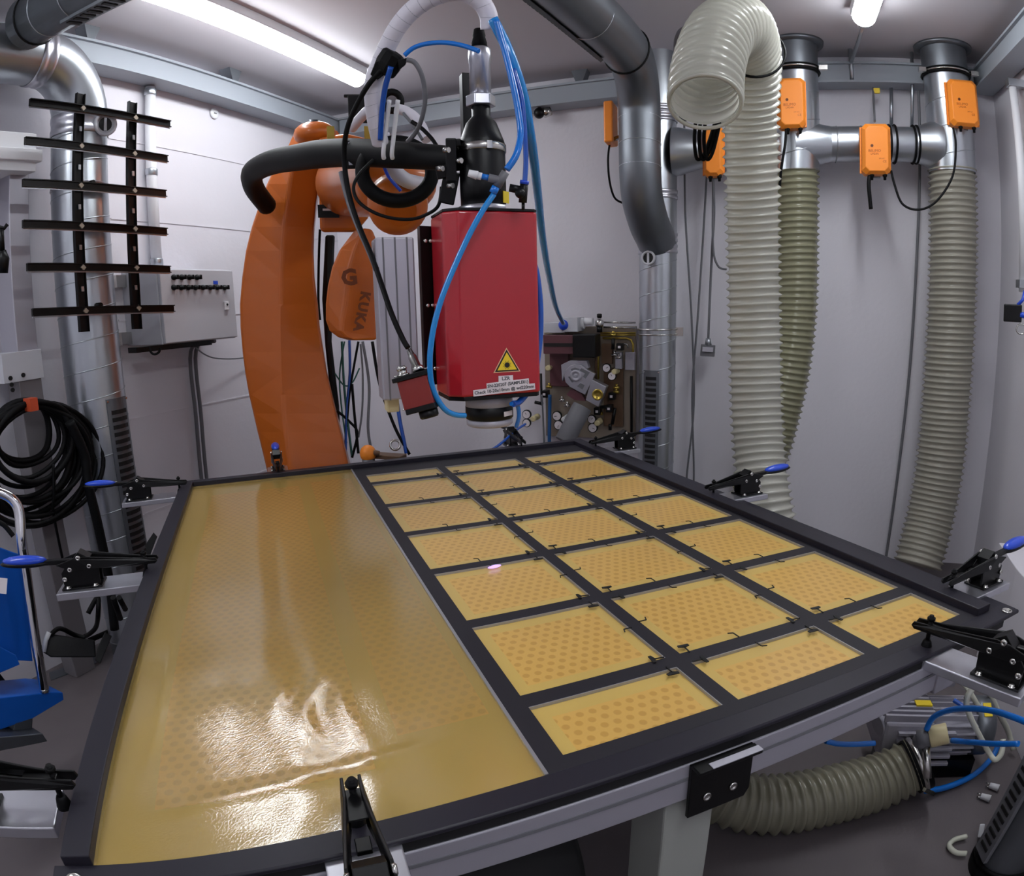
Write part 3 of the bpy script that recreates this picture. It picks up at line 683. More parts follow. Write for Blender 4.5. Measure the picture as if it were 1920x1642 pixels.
# ------------------------------------------------------------------ actuators
def actuator(px0, py0, px1, py1, Y, label, side=0, word=True):
    a, b = at(px0, py0, Y=Y), at(px1, py1, Y=Y); x0, x1, z1, z0 = a.x, b.x, a.z, b.z
    t = thing('damper_actuator', label, 'actuator', ((x0+x1)/2, Y+.06, z0), group='orange damper actuators')
    c = .02; mb = MB(); vs = []; oc = lambda k, y: [(x0+k+c, y, z0+k), (x1-k-c, y, z0+k), (x1-k, y, z0+k+c), (x1-k, y, z1-k-c), (x1-k-c, y, z1-k), (x0+k+c, y, z1-k), (x0+k, y, z1-k-c), (x0+k, y, z0+k+c)]
    vs = oc(.016, Y)+oc(0, Y+.022)+oc(0, Y+.08); fs = [tuple(range(7, -1, -1)), tuple(range(16, 24))]+[(i+8*q, (i+1) % 8+8*q, (i+1) % 8+8*q+8, i+8*q+8) for q in (0, 1) for i in range(8)]
    mb.add(vs, fs); obj('housing', mb, 'actuator', t, bev=.003)
    mb = MB(); mb.span((x0-.006, Y+.05, z0+.012), (x1+.006, Y+.066, z1-.012)); obj('seam_rim', mb, 'actuator', t)
    mb = MB(); w_ = (x1-x0); mb.cyl((x0+w_*.33, Y+.001, z0+(z1-z0)*.55), (x0+w_*.33, Y-.0015, z0+(z1-z0)*.55), .0075, n=14); obj('round_mark', mb, 'orange_d', t)
    R = basis((1, 0, 0), (0, 0, 1), (0, -1, 0)); H = z1-z0
    if word:
        text('BELIMO', .019, (x0+w_*.42, Y-.0005, z0+H*.45), R, 'act_print', t)
        text('LM24A', .014, (x0+w_*.42, Y-.0005, z0+H*.39), R, 'act_print', t)
        text('24V AC', .009, (x0+w_*.66, Y-.0005, z0+H*.30), R, 'act_print', t); text('CE', .016, (x0+w_*.76, Y-.0005, z0+H*.24), R, 'act_print', t)
    mb = MB()
    for x in (x0+.012, x1-.012): mb.cyl((x, Y+.012, z0+.018), (x, Y+.002, z0+.018), .008, n=10)
    obj('corner_screw', mb, 'orange_d', t) if False else None
    for x in (x0+w_*.35, x0+w_*.8):
        mb = MB(); mb.lathe((x, Y+.03, z0+.008), (0, 0, -1), [(.012, 0), (.012, .015), (.008, .02), (.007, .035)], 12); obj('cable_gland', mb, 'rubber', t)
    mb = MB(); mb.span(((x0+x1)/2-.03, Y+.078, z0-.005), ((x0+x1)/2+.03, Y+.1, z1+.01)); obj('mounting_plate', mb, 'galv_dark', t)
    return t
actuator(1457, 145, 1512, 238, 3.68, 'orange actuator on the left ceiling duct beside the big hose')
actuator(1776, 145, 1840, 238, 3.68, 'orange actuator on the right ceiling duct near the right wall')
actuator(1616, 230, 1672, 326, 3.70, 'orange actuator lowest, in the middle of the horizontal duct')
actuator(1318, 236, 1356, 328, 3.71, 'orange actuator half hidden behind the dangling open hose end', word=False)
t = thing('damper_actuator', 'narrow orange actuator seen edge-on left of the S bend duct', 'actuator', (-.79, 3.6, 2.4), group='orange damper actuators')
a, b = at(1134, 193, Y=3.62), at(1152, 268, Y=3.62); mb = MB(); mb.span((a.x, 3.58, b.z), (b.x, 3.72, a.z)); obj('housing', mb, 'actuator', t, bev=.008)
mb = MB(); mb.cyl((b.x-.005, 3.62, b.z+.02), (-.62, 3.62, b.z+.05), .012, n=10); obj('shaft', mb, 'steel', t)
# actuator cables
G_ = 'actuator cables'
cable('actuator_cable', [at(1474, 240, Y=3.71), at(1472, 270, Y=3.68), at(1465, 315, Y=3.68), at(1462, 350, Y=3.7)], .007, 'rubber', 'short black cable under the left ceiling duct actuator', group=G_)
cable('actuator_cable', [at(1787, 240, Y=3.71), at(1792, 270, Y=3.68), at(1786, 330, Y=3.66), at(1755, 378, Y=3.66), at(1722, 393, Y=3.68), at(1692, 382, Y=3.70), at(1677, 345, Y=3.72), at(1671, 320, Y=3.74)], .006, 'rubber', 'black cable sagging between the middle and right actuators', group=G_)
cable('actuator_cable', [at(1630, 330, Y=3.73), at(1629, 350, Y=3.71), at(1633, 392, Y=3.71)], .010, 'rubber', 'stubby black cable end below the middle actuator', group=G_)
cable('actuator_cable', [at(1640, 228, Y=3.76), at(1639, 205, Y=3.9), at(1637, 165, Y=4.0)], .006, 'greycable', 'grey cable from the beam with a yellow tag into the middle actuator', group=G_)
mb = MB(); wbox(mb, 1638, 165, 1650, 174, 3.98, 4.0); obj('yellow_tag', mb, 'yellow', label='yellow tag on the cable above the middle actuator', cat='tag')
cable('actuator_cable', [at(1143, 270, Y=3.66), at(1140, 300, Y=3.66), at(1143, 340, Y=3.68), at(1152, 370, Y=3.72), at(1166, 380, Y=3.78)], .006, 'rubber', 'black cable drooping from the edge-on actuator', group=G_)
for a, b, lab in (((1671, 165), (1671, 240), 'short vertical conduit from the back beam behind the lowest actuator'), ((1709, 90), (1709, 250), 'taller vertical conduit reaching the ceiling right of the lowest actuator')):
    mb = MB(); mb.cyl(at(*a, Y=4.0), at(*b, Y=4.0), .010, n=10); obj('wall_conduit', mb, 'galv', label=lab, cat='pipe')
cable('wall_cable', [at(1722, 170, Y=4.0), at(1724, 350, Y=4.05), at(1718, 500, Y=4.06), at(1705, 700, Y=4.06), at(1682, 900, Y=4.05), at(1662, 1040, Y=4.04), at(1650, 1120, Y=4.0)], .008, 'greycable', 'long dark cable hanging down the back wall between two hoses', per=5)
for i, (Q, lab) in enumerate((([(1283, 230), (1285, 400), (1297, 600), (1301, 760), (1288, 890), (1284, 990)], 'left one of the thin grey cables hanging right of the spiral duct'), ([(1325, 330), (1318, 450), (1308, 600), (1298, 740), (1301, 890), (1296, 990)], 'thin grey cable that crosses its neighbour right of the spiral duct'))):
    cable('wall_cable', [at(a, b, Y=4.02) for a, b in Q], .006, 'greycable', lab)
cable('wall_cable', [at(1337, 330, Y=3.95), at(1339, 400, Y=3.98), at(1335, 470, Y=4.0), at(1331, 560, Y=4.0), at(1328, 636, Y=4.0)], .007, 'greycable', 'grey cable ending in the dangling box connector')
cable('wall_cable', [at(1337, 340, Y=3.97), at(1337, 460, Y=3.98), at(1346, 498, Y=3.98), at(1362, 505, Y=4.0)], .006, 'greycable', 'grey cable looping behind the big pale hose')
t = thing('plug_connector', 'small grey box connector dangling on a cable in front of the back wall', 'connector', at(1328, 655, Y=4.0))
mb = MB(); fbox(mb, 1327, 657, 4.02, 27, 22, .04, -4); obj('box', mb, 'greycable', t, bev=.003)
mb = MB(); mb.cyl(at(1328, 647, Y=4.0), at(1328, 634, Y=4.0), .022, .014, n=14); obj('gland', mb, 'galv', t)
mb = MB(); fbox(mb, 1327, 655, 3.99, 20, 9, .004, -4); obj('label_plate', mb, 'alu', t)
# black corrugated flexible tubes beside the open hose end
cable('flexible_tube', pts((1318, 60, 3.0), (1288, 55, 3.0), (1272, 70, 3.05), (1270, 110, 3.1), (1272, 190, 3.2), (1284, 222, 3.2), (1292, 205, 3.2)), .016, 'greycable', 'grey tube hooked over left of the open hose end', cat='tube')
for i, dx in enumerate((0, 9, 18)):
    cable('flexible_tube', pts((1305+dx, 222, 2.9), (1302+dx, 262, 2.95), (1307+dx, 298, 3.0), (1322+dx*.8, 285, 3.0), (1342+dx*.5, 225, 3.0)), .0075, 'rubber', ('outermost of the three black tube loops below the open hose end', 'middle one of the three black tube loops below the open hose end', 'innermost of the three black tube loops below the open hose end')[i], cat='tube', group='black tube loops')
# wall camera on the beam
t = thing('wall_camera', 'small black round camera hanging under the back beam', 'camera', at(1010, 210, Y=4.0))
mb = MB(); c = at(1011, 212, Y=4.0); mb.ball(c, .034); obj('camera_body', mb, 'black', t)
mb = MB(); mb.cyl(c, V((c.x, c.y, 2.755)), .012, n=10); mb.cyl(c+V((.02, .02, .0)), c+V((.06, .04, .02)), .03, n=14); obj('bracket', mb, 'steel', t)

# ------------------------------------------------------------------ left wall: cabinet, rack, post, coil, cart
cb = thing('control_cabinet', 'light grey wall cabinet with two rows of black switches', 'cabinet', (-2.9, 2.5, 1.42))
mb = MB(); mb.span((XL, 2.24, 1.42), (-2.64, 2.74, 1.785)); obj('body', mb, 'white_cab', cb, bev=.004)
mb = MB(); mb.span((-2.64, 2.245, 1.425), (-2.62, 2.735, 1.78)); dr = obj('door', mb, 'white_cab', cb, bev=.004)
for i in range(12):
    px, py = (325+i*14.5, 520) if i < 4 else (325+(i-4)*13.6, 539)
    p = at(px, py, X=-2.62); mb = MB(); mb.lathe(p, (1, 0, 0), [(.014, 0), (.014, .008), (.010, .010), (.010, .03), (.004, .032)], 14); mb.box(p+V((.03, 0, 0)), (.014, .006, .022)); obj('rotary_switch', mb, 'black', dr)
mb = MB(); p = at(423, 572, X=-2.62); mb.span((p.x, p.y-.013, p.z-.025), (p.x+.012, p.y+.013, p.z+.02)); mb2 = MB(); mb2.cyl(p+V((.012, 0, .003)), p+V((.015, 0, .003)), .006, n=12)
lk = obj('lock', mb, 'white', dr, bev=.002); obj('keyhole', mb2, 'ink', lk) if False else obj('door_keyhole', mb2, 'ink', dr)
mb = MB(); p = at(404, 530, X=-2.62); mb.span((p.x, p.y-.016, p.z-.008), (p.x+.002, p.y+.016, p.z+.010)); obj('name_plate', mb, 'blue_d', dr)
mb = MB(); a, b = at(250, 652, X=-2.66), at(392, 642, X=-2.66); mb.span((-2.70, a.y, 1.395), (-2.64, b.y, 1.42)); obj('gland_strip', mb, 'black', cb)
for z in (1.74, 1.46):
    mb = MB(); mb.span((XL, 2.18, z-.03), (-2.86, 2.25, z+.03)); obj('wall_bracket', mb, 'steel', cb)
for i, (xx, lab) in enumerate(((352, 'left one of the two dark cables running down from the cabinet'), (362, 'right one of the two dark cables running down from the cabinet'))):
    p = at(xx, 650, X=-2.87); cable('wall_cable', [V((-2.70, p.y-.0, 1.41)), V((-2.85, p.y, 1.36)), V((-2.87, p.y+.005, 1.0)), V((-2.87, p.y-.01, .6)), V((-2.87, p.y, .1))], .010, 'greycable', lab)
cable('wall_cable', [at(365, 650, X=-2.72), at(385, 665, X=-2.78), at(410, 672, X=-2.82), at(455, 671, X=-2.86), at(500, 660, X=-2.87)], .004, 'greycable', 'thin grey wire leaving the cabinet towards the robot arm')
mb = MB(); mb.tube(smooth(pts((280, 650, 3.42), (283, 660, 3.42), (290, 664, 3.42), (298, 660, 3.42), (300, 652, 3.42))), .006, 6); obj('cable_loop', mb, 'rubber', label='small black cable loop below the cabinet', cat='cable')
# white plastic pipe between duct and cabinet
p = at(288, 300, X=-2.84); mb = MB(); mb.cyl((-2.86, p.y, 1.78), (-2.86, p.y, 2.745), .028, n=16); pp = thing('conduit_pipe', 'white vertical pipe running from the beam down to the cabinet', 'pipe', (-2.86, p.y, 1.78)); obj('pipe', mb, 'white', pp)
for z in (2.70, 2.28, 1.82):
    mb = MB(); mb.lathe((-2.86, p.y, z), (0, 0, 1), [(.031, 0), (.033, .004), (.033, .03), (.031, .034)], 16); obj('pipe_clip', mb, 'galv', pp)
# small round wall box
c = at(401, 213, X=XL+.004); t = thing('wall_plate', 'small round white plate high on the left wall', 'wall plate', c); mb = MB(); mb.lathe(c, (1, 0, 0), [(.032, 0), (.032, .006), (.028, .010), (.012, .011)], 24); obj('plate', mb, 'white', t)
mb = MB(); mb.box(c+V((.012, 0, 0)), (.003, .02, .006)); obj('slot', mb, 'greycable', t)
# black slotted-bar rack hanging in front of the duct
rk = thing('bar_rack', 'black rack of six crossbars on two uprights in front of the left duct', 'rack', (-2.52, 1.9, 1.5))
RXx = -2.475
def slotbar(a, b, nm):
    a, b = V(a), V(b); mb = MB(); d = (b-a).normalized(); up = V((1, 0, 0))
    mb.bar(a, b, .030 if nm == 'crossbar' else .044, .010, up=up); s = up.cross(d)
    for k in (-1, 1): q_ = .0135 if nm == 'crossbar' else .020; mb.bar(a+s*q_*k+up*.008, b+s*q_*k+up*.008, .004, .010, up=up)
    return obj(nm, mb, 'blackmetal', rk)
rows = [((55, 192), (318, 233)), ((46, 264), (313, 298)), ((42, 343), (310, 363)), ((42, 420), (312, 434)), ((50, 501), (318, 505)), ((60, 586), (325, 578))]
for a, b in rows:
    o = slotbar(at(*a, X=RXx), at(*b, X=RXx), 'crossbar'); pa, pb = at(*a, X=RXx), at(*b, X=RXx)
    e = MB(); s = V((0, 0, -.0185)); e.bar(pa+s, pb+s, .005, .004, up=(1, 0, 0)); obj('bright_edge', e, 'galv', o)
ups = [[(150, 176), (147, 240), (141, 310), (140, 400), (145, 480), (151, 560), (157, 622)], [(247, 192), (242, 260), (237, 330), (236, 410), (241, 490), (249, 560), (256, 617)]]
for q in ups:
    a, b = at(*q[0], X=RXx-.02), at(*q[-1], X=RXx-.02); o = slotbar(a, b, 'upright')
    for k in range(6):
        z = at(*rows[k][0], X=RXx).z*.5+at(*rows[k][1], X=RXx).z*.5; yy = a.y+(b.y-a.y)*k/5
        mb = MB(); mb.box((RXx+.008, yy, z), (.008, .018, .018), Matrix.Rotation(PI/4, 3, 'X')); obj('cross_joint', mb, 'board', o)
        if k < 5: mb = MB(); mb.box((RXx-.008, yy, z-.085), (.006, .012, .02)); obj('clip', mb, 'galv', o)
for z in (2.13, 1.62):
    mb = MB(); mb.cyl((RXx-.03, 1.82, z), (DLX+.05, DLY-.03, z), .010, n=8); obj('stand_off', mb, 'blackmetal', rk)
# grey post, white frame at the far left edge
q = at(118, 1080, X=-2.72)
ps = thing('steel_post', 'grey square post on the left wall carrying the cable coil', 'post', (-2.74, q.y, 0))
mb = MB(); mb.span((-2.80, q.y-.065, 0), (-2.70, q.y+.045, 1.42)); obj('post', mb, 'post', ps, bev=.004)
mb = MB(); mb.span((-2.84, q.y-.055, 1.40), (-2.70, q.y+.045, 2.28)); obj('upper_profile', mb, 'alu_dull', ps, bev=.004)
mb = MB(); mb.span((-2.86, q.y-.14, 1.34), (-2.685, q.y+.05, 1.46)); obj('holed_plate', mb, 'white_cab', ps, bev=.002)
mb = MB(); mb.span((-2.86, q.y-.35, 2.18), (-2.62, q.y+.03, 2.34)); mb.span((-2.86, q.y-.35, 2.22), (-2.60, q.y+.05, 2.27)); obj('head_plate', mb, 'white', ps, bev=.003)
for k, (px, py) in enumerate(((19, 709), (21, 721), (23, 731), (43, 703))):
    c = at(px, py, X=-2.685); mb = MB(); mb.cyl(c, c+V((.006, 0, 0)), .009, n=12); obj('bolt_hole', mb, 'dark', ps)
# coil of black cable
c0 = at(50, 752, X=-2.56)
cl = thing('cable_coil', 'big coil of black cable hanging on the grey post, tied with red tape', 'cable coil', c0)
random.seed(3)
for k in range(15):
    R_ = (.105, .115, .13, .14, .15, .16, .168, .176, .184, .192, .20, .206, .212, .20, .21)[k]*1.12
    cy = c0.y+random.uniform(-.03, .02)+(.06 if k > 12 else .0); pp_ = []
    for i in range(40):
        an = 2*PI*i/40; pp_.append((-2.60+.05*(k % 4)/3+.01*math.sin(3*an+k), cy+R_*1.12*math.sin(an), c0.z-.01*k*.2-R_+R_*math.cos(an)+.006*math.sin(2*an+k*2)))
    mb = MB(); mb.tube(pp_, .010 if k % 3 else .013, 8, closed=True); obj('cable_loop', mb, 'rubber', cl)
mb = MB(); mb.box(c0+V((.03, 0, -.012)), (.05, .035, .05)); obj('tape_band', mb, 'tape', cl)
mb = MB(); mb.tube(smooth([at(130, 790, X=-2.5), at(158, 850, X=-2.5), at(165, 905, X=-2.5), at(185, 990, X=-2.5), at(205, 1090, X=-2.5), at(215, 1180, X=-2.5)]), .020, 8); obj('loose_end', mb, 'rubber', cl)
mb = MB(); mb.tube(smooth([at(100, 870, X=-2.54), at(101, 930, X=-2.54), at(100, 960, X=-2.56), at(120, 1060, X=-2.62)]), .006, 8); obj('hanging_wire', mb, 'rubber', cl)
t = thing('hex_key', 'short black rod on the left wall below the coil', 'tool', at(140, 940, X=-2.8)); mb = MB(); mb.cyl(at(133, 946, X=XL+.02), at(150, 935, X=XL+.02), .012, n=10); obj('rod', mb, 'rubber', t)
# gun-like device at the left edge
t = thing('spray_gun', 'dark tool hanging at the very left edge beside the white profile', 'tool', at(5, 480, X=-2.6))
mb = MB(); mb.tube(pts((-5, 425, 3.0), (8, 428, 3.0), (14, 420, 3.0)), .008, 8); mb.cyl(at(2, 430, D=3.0), at(4, 470, D=3.0), .012, n=10); mb.tube(pts((3, 470, 3.0), (6, 485, 3.0), (5, 512, 3.0)), [.018, .026, .022], 12); obj('gun_body', mb, 'black', t)
# blue lifting cart
ct = thing('lifting_cart', 'blue hand cart with chrome handle at the lower left edge', 'cart', (-2.25, .95, 0))
def cpoly(nm, X, thick, q, m, **k):
    mb = MB(); mb.prism([at(a, b, X=X) for a, b in q], (-thick, 0, 0)); return obj(nm, mb, m, ct, bev=.003, **k)
cpoly('side_panel', -1.98, .10, [(-60, 1015), (0, 1026), (45, 1042), (62, 1240), (30, 1238), (-60, 1225)], 'cart_blue')
cpoly('upper_cover', -1.94, .2, [(-60, 1190), (0, 1212), (30, 1228), (38, 1246), (0, 1262), (-60, 1275)], 'cart_blue')
cpoly('lower_foot', -1.90, .16, [(-60, 1310), (0, 1308), (95, 1297), (118, 1298), (120, 1312), (60, 1348), (0, 1368), (-60, 1385)], 'cart_blue')
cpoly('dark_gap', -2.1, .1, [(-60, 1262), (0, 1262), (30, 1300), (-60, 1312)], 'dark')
cpoly('base_plate', -1.85, .10, [(-60, 1392), (0, 1382), (80, 1375), (90, 1390), (0, 1408), (-60, 1420)], 'galv_dark')
cpoly('stem', -1.90, .06, [(28, 1352), (62, 1345), (60, 1380), (22, 1386)], 'galv_dark')
mb = MB(); fbox(mb, 37, 1333, 2.42, 30, 12, .003, 12); obj('foot_label', mb, 'paper', ct); mb = MB(); fbox(mb, 4, 1098, 2.2, 18, 28, .003, -6); obj('panel_label', mb, 'paper', ct)
mb = MB(); mb.cyl(at(83, 1297, X=-1.90), at(83, 1290, X=-1.90), .014, n=10); obj('cap_nut', mb, 'steel', ct)
mb = MB(); mb.tube(smooth(pts((-30, 915, 2.25), (5, 925, 2.25), (25, 938, 2.25), (36, 960, 2.25), (40, 1010, 2.25), (50, 1080, 2.27), (70, 1220, 2.33), (84, 1296, 2.38))), .016, 14); obj('handle_tube', mb, 'chrome', ct)
cable('cart_cable', pts((45, 1030, 2.24), (55, 1090, 2.26), (66, 1180, 2.30), (80, 1292, 2.36)), .006, 'rubber', 'thin black cable running down beside the chrome cart handle')
cable('cart_cable', pts((-10, 975, 2.3), (8, 985, 2.3), (25, 1005, 2.3)), .008, 'rubber', 'short black cable at the left edge above the blue cart')
# black pedal unit on the floor by the wall
t = thing('black_pedal', 'low black box with a hooked black plate on the floor beside the table', 'box', at(130, 1240, Z=0.02))
mb = MB(); mb.prism(fpoly(2.45, (84, 1203), (96, 1188), (178, 1200), (180, 1232), (95, 1232), (80, 1222)), ray(130, 1215)*.12); obj('box', mb, 'black', t, bev=.004)
mb = MB(); mb.prism(fpoly(2.35, (197, 1185), (210, 1192), (188, 1244), (178, 1238), (183, 1212)), ray(190, 1215)*.06); obj('hook_plate', mb, 'blackmetal', t, bev=.002)
mb = MB(); mb.tube(pts((92, 1185, 2.42), (86, 1200, 2.42), (82, 1222, 2.42)), .008, 8); obj('white_tie', mb, 'white', t)
mb = MB(); mb.tube(smooth(pts((95, 1190, 2.43), (112, 1178, 2.45), (140, 1190, 2.5), (160, 1196, 2.5))), .008, 8); obj('lead', mb, 'rubber', t)
mb = MB(); mb.prism([at(*q, Z=.001) for q in ((92, 1262), (180, 1232), (190, 1240), (96, 1276))], (0, 0, .004)); obj('floor_strip', mb, 'galv_dark', label='flat dark strip lying on the floor left of the table', cat='strip')
G_ = 'black cables behind the left table edge'
cable('floor_cable', pts((165, 1150, 2.6), (183, 1120, 2.6)) + pts((184, 1150, 2.6), (180, 1175, 2.7), (168, 1188, 2.75), (160, 1192, 2.8)), .009, 'rubber', 'black cable dropping below the middle left clamp')
for i, (a, b) in enumerate((((212, 1120), (226, 1160)), ((223, 1120), (235, 1142)))):
    mb = MB(); mb.cyl(at(*a, D=2.6), at(*b, D=2.7), .010, n=8); obj('floor_cable', mb, 'rubber', label=('left black cable stub under the middle left clamp block', 'right black cable stub under the middle left clamp block')[i], cat='cable')
cable('floor_cable', [at(168, 1200, X=-2.82), at(200, 1186, X=-2.84), at(240, 1168, X=-2.85)], .014, 'rubber', 'thick black cable lying along the foot of the left wall')
mb = MB(); mb.prism(fpoly(2.75, (272, 1022), (288, 998), (295, 1006), (282, 1040), (276, 1042)), ray(280, 1020)*.05); obj('black_lever', mb, 'blackmetal', label='small black lever poking up behind the left table rail', cat='lever')

# ------------------------------------------------------------------ robot
def loft(rows, D0, depth, n=1):
    """rows of (py, [(px, extra distance), ...]) joined into one closed skin with a back face DEPTH further away"""
    mb = MB(); vs = []; m = len(rows[0][1])
    for py, q in rows:
        fr_ = [at(px, py, D=D0+e) for px, e in q]; bk = []
        for (px, e) in (q[-1], q[0]):
            d = ray(px, py); dh = V((d.x, d.y, 0)).normalized(); bk.append(at(px, py, D=D0+e)+dh*depth)
        vs += fr_+bk
    k = m+2; fs = []; sm = []
    for i in range(len(rows)-1):
        for j in range(k):
            l = (j+1) % k; fs.append((i*k+j, (i+1)*k+j, (i+1)*k+l, i*k+l)); sm.append(False)
    fs += [tuple(range(k)), tuple(range((len(rows)-1)*k+k-1, (len(rows)-1)*k-1, -1))]; sm += [False, False]
    mb.add(vs, fs, sm); return mb
rb_base = at(590, 960, D=3.25); rb_base.z = 0
rb = thing('industrial_robot', 'orange industrial robot arm standing behind the far left of the table', 'robot', rb_base)
RW = [(243, 566, 590, 632), (255, 549, 580, 640), (275, 540, 565, 640), (310, 516, 548, 602), (345, 500, 542, 598), (380, 487, 538, 593), (425, 472, 532, 589), (470, 461, 529, 588), (520, 454, 527, 590), (570, 450, 526, 596), (615, 451, 526, 600), (660, 455, 527, 607), (700, 460, 528, 613), (740, 467, 530, 622), (775, 475, 532, 630), (810, 483, 535, 639), (850, 493, 540, 649), (880, 500, 545, 656), (960, 522, 560, 676)]
mb = loft([(y, [(a, .10), (b, 0), (c, .04)]) for y, a, b, c in RW], 3.15, .26); obj('link_arm', mb, 'orange', rb, bev=.012, seg=3)
mb = MB(); mb.cyl((rb_base.x, rb_base.y+.1, 0), (rb_base.x, rb_base.y+.1, .45), .26, .22, n=32); mb.cyl((rb_base.x, rb_base.y+.1, .45), (rb_base.x, rb_base.y+.1, .72), .20, n=32); obj('base', mb, 'orange', rb, bev=.01)
# elbow: brown-orange housing and counter motor between link arm and forearm
mb = MB(); mb.prism(fpoly(3.02, (596, 258), (650, 250), (700, 262), (708, 300), (700, 360), (690, 410), (668, 436), (600, 436)), ray(650, 340)*.22); obj('elbow_housing', mb, 'orange', rb, bev=.02, seg=3)
mb = MB(); c, r, u, n_, s = face(588, 232, 3.1); mb.cyl(c-u*.03, c+u*.018, .02, n=12); obj('eye_bolt', mb, 'galv_dark', rb)
mb = MB(); c = at(590, 252, D=3.12); mb.ball(c, (.10, .08, .055)); obj('shoulder_cap', mb, 'orange', rb)
for x in (620, 690):
    mb = MB(); fbox(mb, x, 250, 2.96, 14, 26, .05); obj('cable_clip', mb, 'brass', rb)
mb = MB(); fbox(mb, 616, 396, 3.0, 40, 24, .03); o = obj('black_plate', mb, 'blackmetal', rb)
mb = MB(); fbox(mb, 618, 369, 2.97, 22, 14, .02); obj('white_tag', mb, 'paper', rb); mb = MB(); fbox(mb, 618, 393, 2.96, 26, 4, .01); obj('white_stripe', mb, 'paper', rb)
# forearm, seen end on, with the wrist
fp = smooth([at(650, 345, D=3.0), at(672, 345, D=2.75), at(705, 342, D=2.5), at(732, 342, D=2.3), at(742, 345, D=2.18)], 6)
mb = MB(); mb.tube(fp, [.135-.03*i/(len(fp)-1) for i in range(len(fp))], 36); obj('forearm', mb, 'orange', rb, bev=.02)
mb = MB(); c, r, u, n_, s = face(742, 345, 2.16); R = basis(r, u, n_); mb.ball(c, (.128, .098, .09), R, 28); obj('wrist', mb, 'orange', rb)
mb = MB(); mb.lathe(at(748, 388, D=1.98), at(762, 412, D=1.86)-at(748, 388, D=1.98), [(.085, -.06), (.088, -.01), (.08, .012), (.06, .03), (.045, .04)], 30); obj('wrist_flange', mb, 'orange', rb)
mb = MB(); c, r, u, n_, s = face(745, 322, 1.86); ax = (n_+V((0, 0, .1))).normalized(); e1 = ax.cross(V((0, 0, 1))).normalized(); e2 = e1.cross(ax)
P_ = [c+e1*.093*math.cos(2*PI*k/48)+e2*.076*math.sin(2*PI*k/48) for k in range(48)]; mb.tube(P_, .0195, 10, closed=True); o = obj('dress_pack_ring', mb, 'rubber', rb)
# big white wrapped conduit inside the ring
mb = MB(); mb.tube(smooth(pts((716, 250, 1.88), (722, 290, 1.89), (738, 318, 1.91), (762, 338, 1.93), (795, 346, 1.97))), .021, 14); obj('inner_conduit', mb, 'cond', rb)
mb = MB(); mb.tube(smooth(pts((716, 300, 1.83), (728, 330, 1.84), (752, 358, 1.84))), .0045, 8); obj('blue_wire', mb, 'blue_d', rb)
# second orange body lower down (motor cover of the upper arm) with its lettering
RC = [(428, 668, 680, 697), (445, 655, 672, 704), (470, 636, 664, 706), (500, 623, 655, 707), (535, 615, 650, 707), (570, 611, 646, 707), (600, 611, 640, 707), (620, 618, 638, 707), (632, 634, 650, 707), (638, 655, 668, 706)]
mb = loft([(y, [(a, .06), (b, 0), (c, .02)]) for y, a, b, c in RC], 2.72, .2); obj('motor_cover', mb, 'orange', rb, bev=.02, seg=3)
c, r, u, n_, s = face(655, 521, 2.70); text('G', .085, c+n_*.012, basis(r, u, n_) @ Matrix.Rotation(.08, 3, 'Z'), 'orange_d', rb, depth=.003, bold=.004)
for i, (px, py, ch) in enumerate(((684, 555, 'K'), (680, 575, 'U'), (676, 594, 'K'), (672, 612, 'A'))):
    c, r, u, n_, s = face(px, py, 2.70); text(ch, .052, c+n_*.008, basis(r, u, n_) @ Matrix.Rotation(-1.75, 3, 'Z'), 'orange_d', rb, depth=.003, bold=.003)
# black dress-pack sleeve sweeping from the laser head round the link arm
mb = MB(); P_ = smooth(pts((858, 298, 1.60), (800, 294, 1.68), (740, 290, 1.78), (690, 287, 1.90), (650, 286, 2.02), (600, 289, 2.20), (555, 296, 2.40), (515, 303, 2.60), (485, 315, 2.78), (472, 330, 2.90), (478, 355, 3.02), (500, 385, 3.15)), 8)
mb.tube(P_, [.0275+.016*min(1, i/40) for i in range(len(P_))], 16); sl = obj('black_sleeve', mb, 'rubber', rb)
mb = MB()
for px in (700, 738, 776, 812): fbox(mb, px, 287+ (px-700)*.045, 1.645+(812-px)*.0026, 18, 2.5, .004, -3)
obj('sleeve_dash', mb, 'greycable', sl, kind='stuff')
mb = MB(); fbox(mb, 661, 290, 1.955, 28, 52, .02, 2); obj('sleeve_clamp', mb, 'black', rb, bev=.003)
for y_, h_ in ((276, 20), (301, 16)):
    mb = MB(); fbox(mb, 661, y_, 1.94, 15, h_, .006, 2); obj('clamp_insert', mb, 'alu', rb)
# cable tie (two white straps round sleeve and conduit)
for i, x in enumerate((722, 738)):
    q = pts((x+(738-x)*.0+8, 188, 1.66), (x+2, 240, 1.68), (x-3, 285, 1.69), (x-2, 297, 1.70)); o = cable('cable_tie', q, .0055, 'white', ('left white cable tie strap standing up from the black sleeve', 'right white cable tie strap standing up from the black sleeve')[i], cat='cable tie', group='white cable ties')
# black clamp block joining sleeve and head collar
mb = MB(); fbox(mb, 846, 300, 1.56, 20, 78, .05, 0); fbox(mb, 832, 322, 1.58, 28, 24, .05, 10); fbox(mb, 842, 352, 1.58, 30, 60, .04, -12); fbox(mb, 852, 268, 1.57, 24, 14, .04, 5)
obj('joint_block', mb, 'blackmetal', rb, bev=.003, kind='stuff')
for px, py in ((833, 281), (857, 301), (822, 316), (841, 348)):
    mb = MB(); c, r, u, n_, s = face(px, py, 1.53); mb.cyl(c, c+r*.010+n_*.01, .006, n=10); obj('bolt', mb, 'steel', rb)

